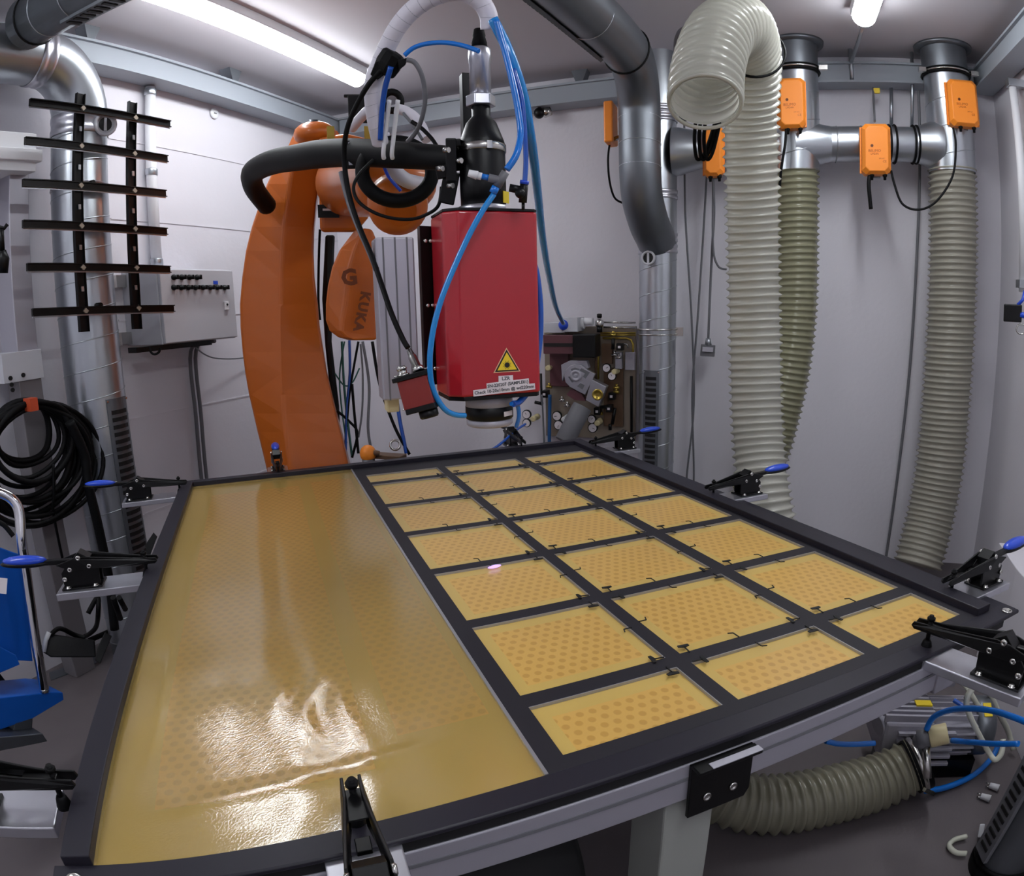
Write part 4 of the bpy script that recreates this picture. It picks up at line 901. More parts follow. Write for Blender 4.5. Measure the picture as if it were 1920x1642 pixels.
# ------------------------------------------------------------------ laser head, hanging over the table
HX, HY = -.598, 1.427
cdir = V((-HX, -HY, 0)).normalized(); rdir = V((-cdir.y, cdir.x, 0)); PH = math.radians(17)
hn_ = (cdir*math.cos(PH)+rdir*math.sin(PH)).normalized(); hr = V((-hn_.y, hn_.x, 0))
HR = basis(hr, V((0, 0, 1)), hn_)
def hp(a, z, b): return V((HX, HY, 0))+hr*a+hn_*b+V((0, 0, z))
lh = thing('laser_scanner', 'glossy red laser scan unit with a yellow warning triangle, hanging over the table', 'laser', (HX, HY, 1.26))
hw, hd = .107, .085; ZB, ZH = 1.344, 1.752
def octo(w_, d_, c, z): return [hp(a, z, b) for a, b in ((-w_+c, d_), (w_-.008, d_), (w_, d_-.008), (w_, -d_+c), (w_-c, -d_), (-w_+c, -d_), (-w_, -d_+c), (-w_, d_-c))]
SH = .006
mb = MB(); mb.prism([p+hr*(-SH) for p in octo(hw, hd, .028, ZB)], (0, 0, ZH-ZB)); obj('red_housing', mb, 'red', lh, bev=.006, seg=4)
mb = MB(); mb.prism([p+hr*(-SH) for p in octo(hw-.001, hd-.001, .028, ZH)], (0, 0, .006)); obj('top_gasket', mb, 'black', lh, bev=.001)
mb = MB(); mb.prism([p+hr*(-SH) for p in octo(hw-.003, hd-.003, .028, ZB-.009)], (0, 0, .009)); obj('bottom_gasket', mb, 'black', lh, bev=.001)
mb = MB(); mb.lathe((HX, HY, 1.262), (0, 0, 1), [(.050, 0), (.055, .004), (.055, .014), (.052, .016), (.052, .045), (.056, .047), (.056, .075)], 36); obj('lens_barrel', mb, 'motor', lh)
mb = MB(); mb.lathe((HX, HY, 1.279), (0, 0, 1), [(.054, 0), (.0565, .002), (.0565, .030), (.054, .032)], 36, cap=False); obj('lens_band', mb, 'black', lh)
c, r, u, n_, s = face(944, 775, 1.445); mb = MB(); mb.box(hp(.030, 1.294, .0505), (.028, .011, .0015), basis((hr*.85-hn_*.5).normalized(), (0, 0, 1), (hn_*.85+hr*.5).normalized())); obj('lens_label', mb, 'paper', lh)
# front stickers
def fr(a, z, b=0.0): return hp(a-SH, z, hd+b)
tz = 1.413; ta = .024
def tri(sz, m, b, nm):
    mb = MB(); h = sz*math.sqrt(3)/2; mb.prism([fr(ta-sz/2, tz-h/3, b), fr(ta+sz/2, tz-h/3, b), fr(ta, tz+2*h/3, b)], hn_*.0006); return obj(nm, mb, m, lh, bev=.0008 if m == 'pinkedge' else 0)
tri(.064, 'pinkedge', .0002, 'warning_border'); tri(.057, 'ink', .0009, 'warning_outline'); tri(.046, 'yellow', .0016, 'warning_triangle')
mb = MB(); mb.lathe(fr(ta, tz-.002, .0022), hn_, [(.0058, 0), (.0058, .0006)], 20); obj('warning_dot', mb, 'ink', lh)
mb = MB()
for k in range(16):
    a = 2*PI*k/16; d = hr*math.cos(a)+V((0, 0, 1))*math.sin(a); mb.bar(fr(ta, tz-.002, .0024)+d*.006, fr(ta, tz-.002, .0024)+d*(.0105 if k % 2 else .0085), .0006, .0004, up=hn_)
obj('warning_rays', mb, 'ink', lh, kind='stuff')
for body, a, z, w_, h_, sz, rot_ in (('LZR', .027, 1.3655, .034, .0135, .011, 0), ('SN-220207 (SAMPLE01)', .032, 1.3530, .100, .014, .0098, 3), ('Check 10-20x10mm @ wd220mm', .0235, 1.3405, .146, .0142, .0100, 2.5)):
    R = HR @ Matrix.Rotation(math.radians(rot_), 3, 'Z'); mb = MB(); mb.box(fr(a-.007, z+.015, .0026), (w_, h_, .0008), R); obj('text_label', mb, 'paper', lh)
    text(body, sz, fr(a-.007, z+.015, .0032), R, 'greyink', lh, depth=.0002, bold=.0003)
# black side plate, aluminium column behind
mb = MB(); mb.prism([hp(-hw-.002, 1.36, -.06), hp(-hw-.034, 1.36, -.05), hp(-hw-.034, 1.735, -.05), hp(-hw-.002, 1.735, -.06)], hn_*-.03); sp_ = obj('side_plate', mb, 'blackmetal', lh, bev=.001)
for z in (1.70, 1.55, 1.40):
    for a in (-.116, -.128):
        mb = MB(); mb.lathe(hp(a, z, -.052), hn_, [(.0045, 0), (.0045, .003), (.002, .0035)], 12); obj('bolt', mb, 'steel', sp_)
colx = hp(-.198, 0, -.10)
mb = MB(); mb.box((colx.x, colx.y, 1.52), (.090, .38, .075), HR)
al = obj('aluminium_column', mb, 'alu_dull', lh, bev=.004)
mb = MB()
for a in (-.028, 0, .028): mb.box(V((colx.x, colx.y, 1.52))+hr*a+hn_*.0378, (.004, .38, .0015), HR)
obj('column_groove', mb, 'greycable', al, kind='stuff')
mb = MB(); mb.box(hp(-.215, 1.313, -.12), (.03, .035, .05), HR); obj('connector_block', mb, 'cream', lh, bev=.003)
# collar stack on top
ax = V((HX, HY, 0))
mb = MB(); mb.lathe((HX, HY, ZH+.006), (0, 0, 1), [(.058, 0), (.058, .014), (.050, .016)], 36); obj('base_ring', mb, 'alu', lh)
mb = MB(); mb.lathe((HX, HY, ZH+.018), (0, 0, 1), [(.052, 0), (.053, .05), (.053, .142), (.050, .152), (.035, .190), (.0215, .205), (.0215, .245), (.019, .25)], 36); obj('black_collar', mb, 'black', lh)
mb = MB(); mb.lathe((HX, HY, 1.893), (0, 0, 1), [(.0535, 0), (.0555, .001), (.0555, .016), (.0535, .017)], 36, cap=False); mb.box(hp(0, 1.901, .057), (.012, .017, .004), HR); obj('steel_band', mb, 'steel', lh)
mb = MB(); mb.lathe((HX, HY, 1.998), (0, 0, 1), [(.034, 0), (.034, .024), (.026, .026)], 6, sm=False); obj('hex_nut', mb, 'alu', lh, bev=.002)
mb = MB(); mb.lathe((HX, HY, 2.022), (0, 0, 1), [(.0245, 0), (.0245, .075), (.026, .077), (.026, .105), (.024, .108)], 30); obj('silver_connector', mb, 'chrome' if False else 'alu', lh)
mb = MB(); mb.lathe((HX, HY, 2.130), (0, 0, 1), [(.020, 0), (.017, .012), (.018, .013), (.014, .028), (.015, .03), (.012, .045)], 20); obj('cable_boot', mb, 'rubber', lh)
mb = MB(); b_ = at(879, 230, D=1.75); mb.box(V((b_.x, b_.y, 1.99)), (.036, .26, .03), HR); obj('back_profile', mb, 'blackmetal', lh, bev=.002)
mb = MB(); mb.box(hp(.043, 1.79, .035), (.022, .026, .002), basis((hr*.8-hn_*.6).normalized(), (0, 0, 1), (hn_*.8+hr*.6).normalized())); obj('yellow_sticker', mb, 'yellow', lh)
mb = MB(); mb.box(hp(.046, 1.765, .036), (.024, .016, .002), basis((hr*.8-hn_*.6).normalized(), (0, 0, 1), (hn_*.8+hr*.6).normalized())); obj('white_sticker', mb, 'paper', lh)
# pneumatic fittings
mb = MB(); P_ = pts((878, 324, 1.42), (895, 329, 1.42)); mb.cyl(P_[0], P_[1], .007, .009, n=14); mb.cyl(P_[1], at(903, 331, D=1.42), .0075, n=14); o = obj('white_fitting', mb, 'white', lh)
mb = MB(); mb.cyl(at(901, 330, D=1.42), at(920, 334, D=1.42), .006, n=12); mb.cyl(at(930, 350, D=1.41), at(924, 362, D=1.41), .0085, n=12); obj('blue_fitting', mb, 'blue', lh)
mb = MB(); mb.cyl(at(916, 333, D=1.42), at(945, 340, D=1.42), .0085, n=12); mb.cyl(at(948, 322, D=1.42), at(932, 350, D=1.42), .009, n=12); mb.cyl(at(940, 335, D=1.42), at(940, 335, D=1.47), .008, n=12); obj('tee_fitting', mb, 'greycable', lh)
mb = MB(); mb.cyl(at(955, 352, D=1.46), at(976, 356, D=1.46), .0085, n=12); mb.cyl(at(983, 342, D=1.46), at(980, 380, D=1.46), .009, n=12); mb.ball(at(975, 362, D=1.45), .011); mb.cyl(at(981, 380, D=1.46), at(981, 394, D=1.46), .0035, n=10); obj('black_valve', mb, 'black', lh)
mb = MB(); mb.cyl(at(984, 338, D=1.46), at(983, 345, D=1.46), .010, n=12); obj('blue_fitting', mb, 'blue_d', lh)

# ------------------------------------------------------------------ white wrapped conduit and blue air tubes
cp = smooth(pts((918, 55, 1.60), (916, 30, 1.60), (905, 8, 1.60), (885, -8, 1.60), (860, -16, 1.60), (830, -12, 1.62), (800, 0, 1.63), (770, 22, 1.64), (745, 52, 1.65), (727, 85, 1.66), (712, 120, 1.67), (700, 155, 1.67), (700, 195, 1.68), (706, 235, 1.69), (713, 268, 1.71)), 6)
wc = thing('wrapped_conduit', 'white spiral-wrapped conduit arching over the top of the picture to the robot', 'conduit', cp[-1])
mb = MB(); mb.tube(cp, .0205, 18); obj('conduit', mb, 'cond', wc)
mb = MB(); rp = resample(cp, .026)
for i in range(1, len(rp)-1):
    d = (rp[i+1]-rp[i-1]).normalized(); q = (d+V((.25, 0, .1))).normalized(); mb.ring(rp[i], q, .0203, .0008, 20, 4)
obj('wrap_edge', mb, 'alu_dull', wc, kind='stuff')
c, r, u, n_, s = face(733, 117, 1.64)
mb = MB(); d = (at(715, 145, D=1.655)-at(745, 92, D=1.645)).normalized(); mb.lathe(at(741, 98, D=1.645), d, [(.022, 0), (.028, .006), (.030, .030), (.027, .050), (.022, .054)], 10, sm=False); mb.prism(fpoly(1.63, (728, 110), (704, 116), (694, 140), (708, 150), (724, 138)), ray(715, 130)*.012); mb.prism(fpoly(1.62, (745, 112), (766, 108), (760, 122), (748, 132)), ray(750, 120)*.014)
tag(obj('velcro_strap', mb, 'rubber', bev=.002), 'black strap wrapped round the white conduit and the blue tube', 'strap')
G_ = 'blue air tubes'
cable('air_tube', pts((930, 38, 1.55), (945, 90, 1.53), (960, 150, 1.50), (971, 205, 1.48), (976, 250, 1.46), (968, 290, 1.43), (950, 318, 1.42)), .0072, 'blue', 'blue tube from the conduit down to the fitting on the black collar', 'air tube', G_, 12)
cable('air_tube', pts((924, 36, 1.56), (946, 80, 1.55), (962, 120, 1.54), (981, 180, 1.56), (992, 240, 1.6), (1001, 300, 1.7), (1009, 370, 1.9), (1018, 450, 2.2), (1030, 520, 2.6), (1042, 575, 3.1), (1056, 606, 3.75)), .0120, 'blue_l', 'thick light blue tube running from the conduit to the valve board', 'air tube', G_, 12)
cable('air_tube', pts((963, 130, 1.52), (978, 185, 1.50), (984, 250, 1.48), (986, 300, 1.47), (984, 342, 1.46)), .0055, 'blue_m', 'dark blue tube ending in the small black valve on the head', 'air tube', G_, 12)
cable('air_tube', pts((926, 364, 1.41), (905, 395, 1.40), (880, 440, 1.39), (852, 500, 1.38), (828, 560, 1.37), (812, 620, 1.37), (806, 680, 1.38), (812, 730, 1.40), (832, 765, 1.42), (852, 777, 1.44), (872, 779, 1.46)), .0062, 'blue_l', 'blue tube looping in front of the red head down to its lens', 'air tube', G_, 12, per=8)
cable('air_tube', pts((758, 104, 1.63), (775, 90, 1.63), (800, 82, 1.62), (835, 80, 1.60), (870, 86, 1.58), (898, 96, 1.56)), .0052, 'blue', 'thin blue tube arching from the strap to the silver connector', 'air tube', G_, 10)
cable('air_tube', pts((733, 125, 1.62), (722, 165, 1.64), (716, 210, 1.66), (713, 262, 1.68)), .0065, 'blue_m', 'blue tube following the white conduit below the strap', 'air tube', G_, 10)
cable('air_tube', pts((984, 470, 1.58), (1003, 500, 1.57), (1012, 560, 1.57), (1013, 620, 1.57), (1008, 670, 1.56), (998, 720, 1.54), (975, 752, 1.52), (962, 757, 1.50)), .0075, 'blue_m', 'blue tube running down the right side of the red head', 'air tube', G_, 10)
cable('air_tube', pts((958, 757, 1.5), (970, 760, 1.52), (973, 780, 1.54), (968, 800, 1.56)), .005, 'blue', 'short blue tube at the lens right of its label', 'air tube', G_, 8)
G_ = 'black cables round the robot wrist'
cable('robot_cable', pts((716, 130, 1.63), (690, 160, 1.64), (665, 205, 1.66), (650, 245, 1.68), (645, 290, 1.70), (650, 340, 1.70), (660, 385, 1.68), (676, 430, 1.64), (697, 480, 1.58), (716, 535, 1.52), (735, 590, 1.47), (755, 635, 1.45), (765, 652, 1.44)), .0062, 'rubber', 'long black cable sweeping past the sleeve down to the small red camera', group=G_, n=10)
mb = MB(); mb.tube(smooth(pts((640, 322, 1.72), (652, 372, 1.70), (670, 420, 1.66), (692, 470, 1.60), (706, 505, 1.56))), .0075, 10); tag(obj('robot_cable', mb, 'greycable'), 'grey sheathed cable beside the long black camera cable', 'cable', G_)
cable('robot_cable', pts((762, 112, 1.62), (778, 118, 1.62), (792, 145, 1.62), (797, 185, 1.63), (790, 225, 1.65), (778, 250, 1.68), (764, 266, 1.70)), .0055, 'greycable', 'dark cable bowing right of the white conduit beneath the strap', group=G_, n=10)
cable('robot_cable', pts((700, 300, 1.72), (675, 325, 1.70), (663, 350, 1.68), (670, 375, 1.66), (695, 395, 1.64), (730, 408, 1.62), (770, 411, 1.61), (800, 402, 1.60), (822, 385, 1.58), (828, 350, 1.58)), .0042, 'rubber', 'thin black cable drooping in a wide loop under the black ring', group=G_, n=8)
cable('robot_cable', pts((772, 228, 1.9), (790, 240, 1.88), (808, 258, 1.86), (818, 272, 1.84)), .0055, 'rubber', 'short black cable passing behind the sleeve toward the head', group=G_)
cable('robot_cable', pts((756, 212, 1.95), (775, 235, 1.92), (792, 262, 1.90)), .0045, 'greycable', 'short grey cable beside the white hose above the sleeve', group=G_)
cable('white_hose', pts((660, 240, 2.3), (675, 222, 2.25), (690, 208, 2.2), (700, 212, 2.2)), .016, 'cond', 'short white hose stub left of the conduit above the sleeve', 'hose', n=12)
cable('white_hose', pts((740, 203, 2.1), (760, 208, 2.1), (778, 220, 2.08), (792, 240, 2.05), (800, 262, 2.02)), .015, 'cond', 'white hose bending down right of the cable ties', 'hose', n=12)
mb = MB(); fbox(mb, 678, 205, 2.6, 50, 50, .06); fbox(mb, 676, 180, 2.62, 62, 6, .07); tag(obj('terminal_box', mb, 'black', bev=.003), 'dark ribbed box above the robot elbow behind the cables', 'box')
mb = MB(); c = at(735, 190, D=2.4); n_ = ray(735, 190); mb.ring(c, n_, .030, .012, 28, 8); tag(obj('tube_coil', mb, 'rubber'), 'small black tube loop behind the white cable ties', 'tube')

# small red camera hanging tilted beside the head
c, r, u, n_, s = face(783, 735, 1.42); R = basis(r, u, n_) @ Matrix.Rotation(math.radians(15), 3, 'Z') @ Matrix.Rotation(math.radians(-12), 3, 'Y')
cm = thing('machine_camera', 'small dark red box camera with silver plugs tilted beside the laser head', 'camera', c)
def cmb(a, b, cc, d): mb = MB(); mb.box(c+R @ V(cc), d, R); return obj(a, mb, b, cm, bev=.0015)
cmb('red_body', 'red_d', (0, 0, 0), (.066, .062, .05)); cmb('top_plate', 'blackmetal', (-.002, .036, 0), (.080, .010, .058)); cmb('base_plate', 'black', (.002, -.036, 0), (.066, .012, .054))
mb = MB(); mb.lathe(c+R @ V((.012, -.040, 0)), R @ V((0, -1, 0)), [(.021, 0), (.021, .016), (.018, .02)], 24); obj('lens', mb, 'black', cm)
mb = MB(); mb.lathe(c+R @ V((-.020, .041, .006)), R @ V((0, 1, 0)), [(.014, 0), (.014, .004), (.010, .005), (.010, .014), (.012, .015), (.009, .022)], 18); obj('screw_cap', mb, 'steel', cm)
mb = MB(); p = c+R @ V((.016, .041, .006)); mb.lathe(p, at(765, 652, D=1.44)-p, [(.013, 0), (.013, .010), (.0095, .012), (.0095, .040), (.008, .042), (.006, .058)], 18); obj('cable_plug', mb, 'steel', cm)
for dx, dy in ((-.034, .0425), (.034, .0425), (-.034, -.03)):
    mb = MB(); mb.lathe(c+R @ V((dx, dy, .018)), R @ V((0, 1, 0)), [(.004, 0), (.004, .003)], 10); obj('screw', mb, 'steel', cm)

# ------------------------------------------------------------------ hanging wires behind the robot, small parts at the back
G_ = 'thin wires hanging behind the robot arm'
WR = [((641, 640), (645, 720), (652, 790), (660, 855), 'green', .006), ((655, 638), (656, 700), (650, 770), (648, 850), 'blue_m', .007), ((672, 640), (663, 690), (655, 740), (650, 800), 'rubber', .006), ((680, 640), (692, 720), (690, 800), (695, 838), 'greycable', .007),
      ((698, 640), (712, 720), (740, 800), (768, 852), 'rubber', .008), ((676, 645), (680, 700), (679, 770), (672, 820), 'greycable', .005), ((628, 700), (645, 722), (660, 718), (674, 690), 'green', .004), ((660, 720), (664, 770), (668, 810), (672, 850), 'rubber', .007), ((632, 770), (655, 790), (670, 812), (660, 858), 'rubber', .007), ((745, 757), (750, 790), (755, 815), (762, 850), 'blue_m', .010), ((646, 640), (637, 700), (640, 760), (650, 830), 'green', .004)]
LB = ['green wire hanging furthest left behind the robot arm', 'dark blue wire left of the hanging wires', 'black wire slanting left under the motor cover', 'grey wire dropping straight towards the orange knob', 'black cable slanting right across to the table edge', 'grey wire in the middle of the hanging bundle', 'green wire looping between the hanging wires', 'black wire in the lower middle of the bundle', 'black kinked wire low beside the robot arm', 'broad blue cable hanging below the cream connector block', 'thin green wire close beside the robot arm']
for w_, lab in zip(WR, LB):
    cable('hanging_wire', [at(a, b, D=3.35) for a, b in w_[:4]], w_[5], w_[4], lab, group=G_, n=6)
mb = MB(); mb.prism(fpoly(3.4, (610, 440), (628, 440), (624, 560), (622, 640), (636, 760), (640, 850), (628, 850), (622, 760), (610, 650), (604, 560)), ray(620, 640)*.05); tag(obj('cable_bundle', mb, 'dark', bev=.01), 'dark bundle of cables running down along the robot arm edge', 'cable bundle')
cable('hanging_wire', [at(a, b, D=3.3) for a, b in ((600, 430), (598, 480), (597, 560), (600, 600))], .006, 'rubber', 'black wire in the gap between arm and motor cover', group=G_, n=6)
kb = thing('orange_knob', 'round orange cap behind the far table edge', 'knob', at(690, 862, D=3.0)); mb = MB(); c = at(690, 850, D=3.0); mb.ball(c, (.038, .038, .040)); obj('cap', mb, 'actuator', kb)
mb = MB(); mb.cyl(c-V((0, 0, .10)), c-V((0, 0, .02)), .03, n=16); mb.box(c-V((0, 0, .5)), (.10, .10, .80)); obj('stand', mb, 'galv_dark', kb)
mb = MB(); c2 = at(728, 853, D=3.0); mb.box(c2-V((0, 0, .005)), (.16, .06, .02)); mb.cyl(at(700, 848, D=2.98), at(712, 850, D=2.98), .012, n=10); obj('copper_block', mb, 'copper', kb, bev=.003)
mb = MB(); n_ = ray(741, 833); mb.ring(at(741, 834, D=2.98), n_, .022, .006, 24, 8); obj('steel_hook', mb, 'steel', kb)
hk = at(945, 830, D=3.0); cable('air_tube', [at(985, 795, D=3.2), at(968, 806, D=3.1), at(950, 822, D=3.0), at(930, 838, D=2.95), at(905, 852, D=2.9)], .006, 'blue_m', 'dark blue tube curling behind the far table edge', 'air tube', 'blue air tubes', 8)
for i, (a, b) in enumerate((((1031, 740), (1030, 828)), ((1016, 740), (1020, 828)))):
    cable('air_tube', [at(a[0], a[1], Y=3.95), at((a[0]+b[0])/2, 780, Y=3.95), at(b[0], b[1], Y=3.93), at(b[0]+2, 900, Y=3.9)], (.012, .006)[i], ('teal', 'greycable')[i], ('broad blue tube in front of the valve board', 'thin grey tube left of the broad blue one')[i], 'air tube', 'tubes by the valve board', 8)

# ------------------------------------------------------------------ valve board on the back wall
YP = 4.06
vb = thing('valve_board', 'mounting board with gauges, valves and pipes on the back wall', 'valve board', at(1110, 840, Y=YP))
mb = MB(); wbox(mb, 1020, 612, 1190, 825, YP, YP+.05); obj('board', mb, 'board', vb, bev=.002)
mb = MB(); wbox(mb, 1030, 660, 1066, 725, YP-.05, YP); obj('maroon_panel', mb, 'maroon', vb, bev=.003)
mb = MB(); wbox(mb, 1018, 628, 1076, 664, YP-.16, YP-.05); mx_ = obj('maroon_box', mb, 'maroon', vb, bev=.003); mb = MB(); wbox(mb, 1020, 643, 1074, 650, YP-.163, YP-.16); obj('black_stripe', mb, 'ink', mx_)
mb = MB(); wbox(mb, 1073, 627, 1116, 671, YP-.20, YP-.05); obj('black_box', mb, 'black', vb, bev=.006)
mb = MB(); wbox(mb, 1056, 595, 1083, 622, YP-.16, YP); wbox(mb, 1020, 605, 1060, 624, YP-.14, YP); obj('white_block', mb, 'white_cab', vb, bev=.003)
mb = MB(); c = at(1102, 605, Y=YP-.06); mb.cyl(at(1086, 606, Y=YP-.06), at(1096, 606, Y=YP-.06), .035, n=18); mb.cyl(at(1094, 603, Y=YP-.06), at(1112, 603, Y=YP-.06), .024, n=18); obj('white_regulator', mb, 'white', vb)
mb = MB(); c = at(1057, 609, Y=YP-.15); mb.ball(c, .034); obj('blue_fitting', mb, 'blue_d', vb)
mb = MB(); c = at(1124, 606, Y=YP-.05); mb.lathe(c-V((0, 0, .02)), (0, 0, 1), [(.022, 0), (.026, .01), (.026, .035), (.014, .045)], 18); rg = obj('round_regulator', mb, 'steel', vb)
mb = MB(); mb.lathe(c+V((0, 0, .03)), (0, 0, 1), [(.012, 0), (.016, .012), (.016, .026), (.01, .03)], 14); obj('regulator_knob', mb, 'black', rg); mb = MB(); mb.cyl(c-V((0, 0, .055)), c-V((0, 0, .02)), .018, n=14); obj('regulator_cup', mb, 'black', rg)
def pipe(nm, m, r, *q, y=YP-.03):
    mb = MB(); mb.tube([at(a, b, Y=y) for a, b in q], r, 8); return obj(nm, mb, m, vb)
pipe('pipe', 'steel', .006, (1132, 604), (1192, 605)); pipe('pipe', 'steel', .006, (1132, 613), (1192, 615)); pipe('pipe', 'brass', .006, (1126, 624), (1192, 624)); pipe('pipe', 'brass', .006, (1126, 628), (1192, 628))
pipe('pipe', 'brass', .007, (1130, 634), (1175, 634), (1183, 637), (1187, 645), (1187, 690)); pipe('pipe', 'steel', .006, (1157, 645), (1176, 645), (1178, 652)); pipe('pipe', 'brass', .007, (1122, 632), (1122, 710)); pipe('pipe', 'copper', .007, (1118, 640), (1117, 720)); pipe('pipe', 'blackmetal', .009, (1184, 705), (1184, 810)); pipe('pipe', 'blackmetal', .008, (1014, 700), (1016, 760))
mb = MB(); wbox(mb, 1128, 644, 1148, 682, YP-.03, YP); obj('copper_panel', mb, 'copper', vb)
mb = MB(); wbox(mb, 1132, 690, 1168, 800, YP-.02, YP); obj('copper_panel', mb, 'copper', vb)
for i, (px, py, r_, m) in enumerate(((1137, 690, 7, 0), (1147, 705, 7, 0), (1044, 780, 8, 0), (1047, 797, 8, 0), (1111, 802, 8, 0), (1109, 786, 7, 0), (987, 777, 7.5, 0), (987, 793, 7, 0))):
    c = at(px, py, Y=YP-.10-.01*(i % 2)); r = r_*.0040; mb = MB(); mb.lathe(c+V((0, .02, 0)), (0, -1, 0), [(r*.9, 0), (r, .003), (r, .018), (r*.9, .020)], 22); g_ = obj('pressure_gauge', mb, 'black', vb)
    mb = MB(); mb.lathe(c+V((0, -.0005, 0)), (0, -1, 0), [(r*.82, 0), (r*.82, .002)], 20); obj('dial', mb, 'paper', g_)
    mb = MB(); mb.bar(c+V((0, -.004, 0)), c+V((r*.5*math.cos(i*1.3+.6), -.004, r*.5*math.sin(i*1.3+.6))), .003, .001, up=(0, -1, 0)); obj('needle', mb, 'ink', g_)
for i, (px, py) in enumerate(((1152, 697), (1058, 786), (1120, 793), (1000, 785), (1028, 690))):
    c = at(px, py, Y=YP-.10); mb = MB(); mb.lathe(c+V((0, .09, 0)), (0, -1, 0), [(.02, 0), (.02, .03), (.012, .032), (.016, .07), (.018, .075), (.018, .10), (.012, .105)], 14); obj('regulator_stem', mb, ('cream', 'white', 'cream', 'cream', 'cream')[i], vb)
for i, (px, py) in enumerate(((1148, 742), (1023, 738), (1163, 650), (1121, 770), (1143, 765))):
    c = at(px, py, Y=YP-.06); mb = MB(); mb.box(c, (.04, .06, .045)); obj('solenoid_valve', mb, 'black', vb, bev=.003)
    mb = MB(); mb.box(c+V((0, -.032, 0)), (.016, .004, .014)); obj('valve_label', mb, 'paper', vb)
for i, (px, py) in enumerate(((1156, 727), (1030, 725), (1150, 628), (1156, 735), (1125, 775), (1160, 670), (1152, 665), (1064, 760), (1054, 750))):
    c = at(px, py, Y=YP-.05); mb = MB(); mb.cyl(c-V((.018, 0, 0)), c+V((.018, 0, 0)), .010, n=10); mb.cyl(c, c+V((0, 0, .025)), .008, n=10); obj('brass_fitting', mb, ('brass', 'steel')[i in (5, 6, 7, 8)], vb)
mb = MB(); wbox(mb, 1153, 660, 1166, 692, YP-.05, YP-.01); wbox(mb, 1172, 660, 1190, 694, YP-.04, YP-.01); obj('steel_valve_body', mb, 'motor', vb, bev=.003)
for q in (((1150, 634), (1149, 655)), ((1153, 765), (1148, 795)), ((1126, 763), (1142, 763)), ((1003, 754), (1018, 757)), ((1144, 795), (1144, 806))):
    mb = MB(); mb.cyl(at(*q[0], Y=YP-.08), at(*q[1], Y=YP-.08), .011, n=8); obj('black_lever', mb, 'black', vb)
# silver cutting-head mechanism leaning in front of the board
Ym = 3.86
mm = thing('swivel_mechanism', 'silver swivelling machine head with slotted disc in front of the valve board', 'machine part', at(1060, 830, Y=Ym))
def mpoly(nm, m, q, y, th, **k):
    mb = MB(); mb.prism([at(a, b, Y=y) for a, b in q], (0, th, 0)); return obj(nm, mb, m, mm, **k)
dq = [(1058, 705), (1061, 694), (1068, 686), (1078, 683), (1089, 684), (1101, 693), (1116, 701), (1107, 720), (1097, 740), (1085, 734), (1068, 725), (1060, 716)]
sdk = mpoly('slotted_disc', 'alu', dq, Ym, .03, bev=.002)
mpoly('disc_back', 'motor', [(1052, 684), (1068, 676), (1100, 676), (1104, 690), (1060, 700), (1054, 715)], Ym+.04, .05, bev=.002)
for q in ([(1090, 690), (1106, 698), (1098, 710), (1093, 706), (1097, 700), (1086, 695)], [(1088, 718), (1096, 722), (1092, 730), (1082, 724)], [(1065, 706), (1069, 706), (1076, 716), (1072, 717)], [(1070, 692), (1078, 689), (1088, 692), (1084, 695), (1072, 696)]):
    mb = MB(); mb.prism([at(a, b, Y=Ym-.002) for a, b in q], (0, .003, 0)); obj('slot', mb, 'greycable', sdk)
c = at(1080, 704, Y=Ym); mb = MB(); mb.lathe(c, (0, -1, 0), [(.036, -.002), (.036, .008), (.022, .009), (.020, .004), (.008, .004), (.007, .010)], 26); obj('hub', mb, 'motor', sdk)
mpoly('square_block', 'alu', [(1109, 711), (1137, 725), (1125, 755), (1122, 763), (1098, 750)], Ym+.0, .07, bev=.003)
c = at(1120, 740, Y=Ym-.01); mb = MB(); mb.lathe(c+V((0, .02, 0)), (0, -1, 0), [(.034, 0), (.034, .018), (.026, .022), (.024, .012), (.008, .012)], 24); obj('brass_socket', mb, 'brass', mm)
mpoly('dark_arm', 'maroon', [(1072, 728), (1090, 738), (1098, 752), (1078, 750), (1062, 740)], Ym+.02, .05)
mb = MB(); mb.tube([at(1092, 762, Y=Ym+.03), at(1072, 800, Y=Ym-.02), at(1058, 828, Y=Ym-.06)], .062, 20); obj('grey_tube', mb, 'greycable', mm, bev=.004)
mb = MB(); mb.cyl(at(1084, 740, Y=Ym+.05), V((at(1084, 740, Y=Ym).x, YP, at(1084, 740, Y=Ym).z)), .03, n=14); obj('pivot', mb, 'steel', mm)

# ------------------------------------------------------------------ blower and right-hand floor things
bl = thing('side_channel_blower', 'grey finned electric blower on the floor right of the table', 'blower', (.78, 2.05, 0))
bx = (at(1835, 1385, Z=.2)-at(1670, 1385, Z=.2)); bx.z = 0; bx.normalize(); by = V((0, 0, 1)).cross(bx); B0 = at(1750, 1385, Z=.17)+by*.08; BR = basis(bx, by, (0, 0, 1))
def bp(a, b, c): return B0+BR @ V((a, b, c))
mb = MB(); mb.box(bp(-.10, 0, 0), (.17, .22, .16), BR); obj('pump_body', mb, 'motor', bl, bev=.012)
for k in range(8):
    mb = MB(); mb.box(bp(-.10, -.095+k*.027, .088), (.175, .011, .03), BR); obj('cooling_fin', mb, 'motor', bl, bev=.002)
for k in range(5):
    mb = MB(); mb.box(bp(-.04, -.115, .045-k*.030), (.20, .018, .012), BR); obj('cooling_fin', mb, 'motor', bl, bev=.002)
mb = MB(); mb.cyl(bp(-.02, .0, .0), bp(.15, 0, .0), .088, n=30); obj('motor', mb, 'motor', bl)
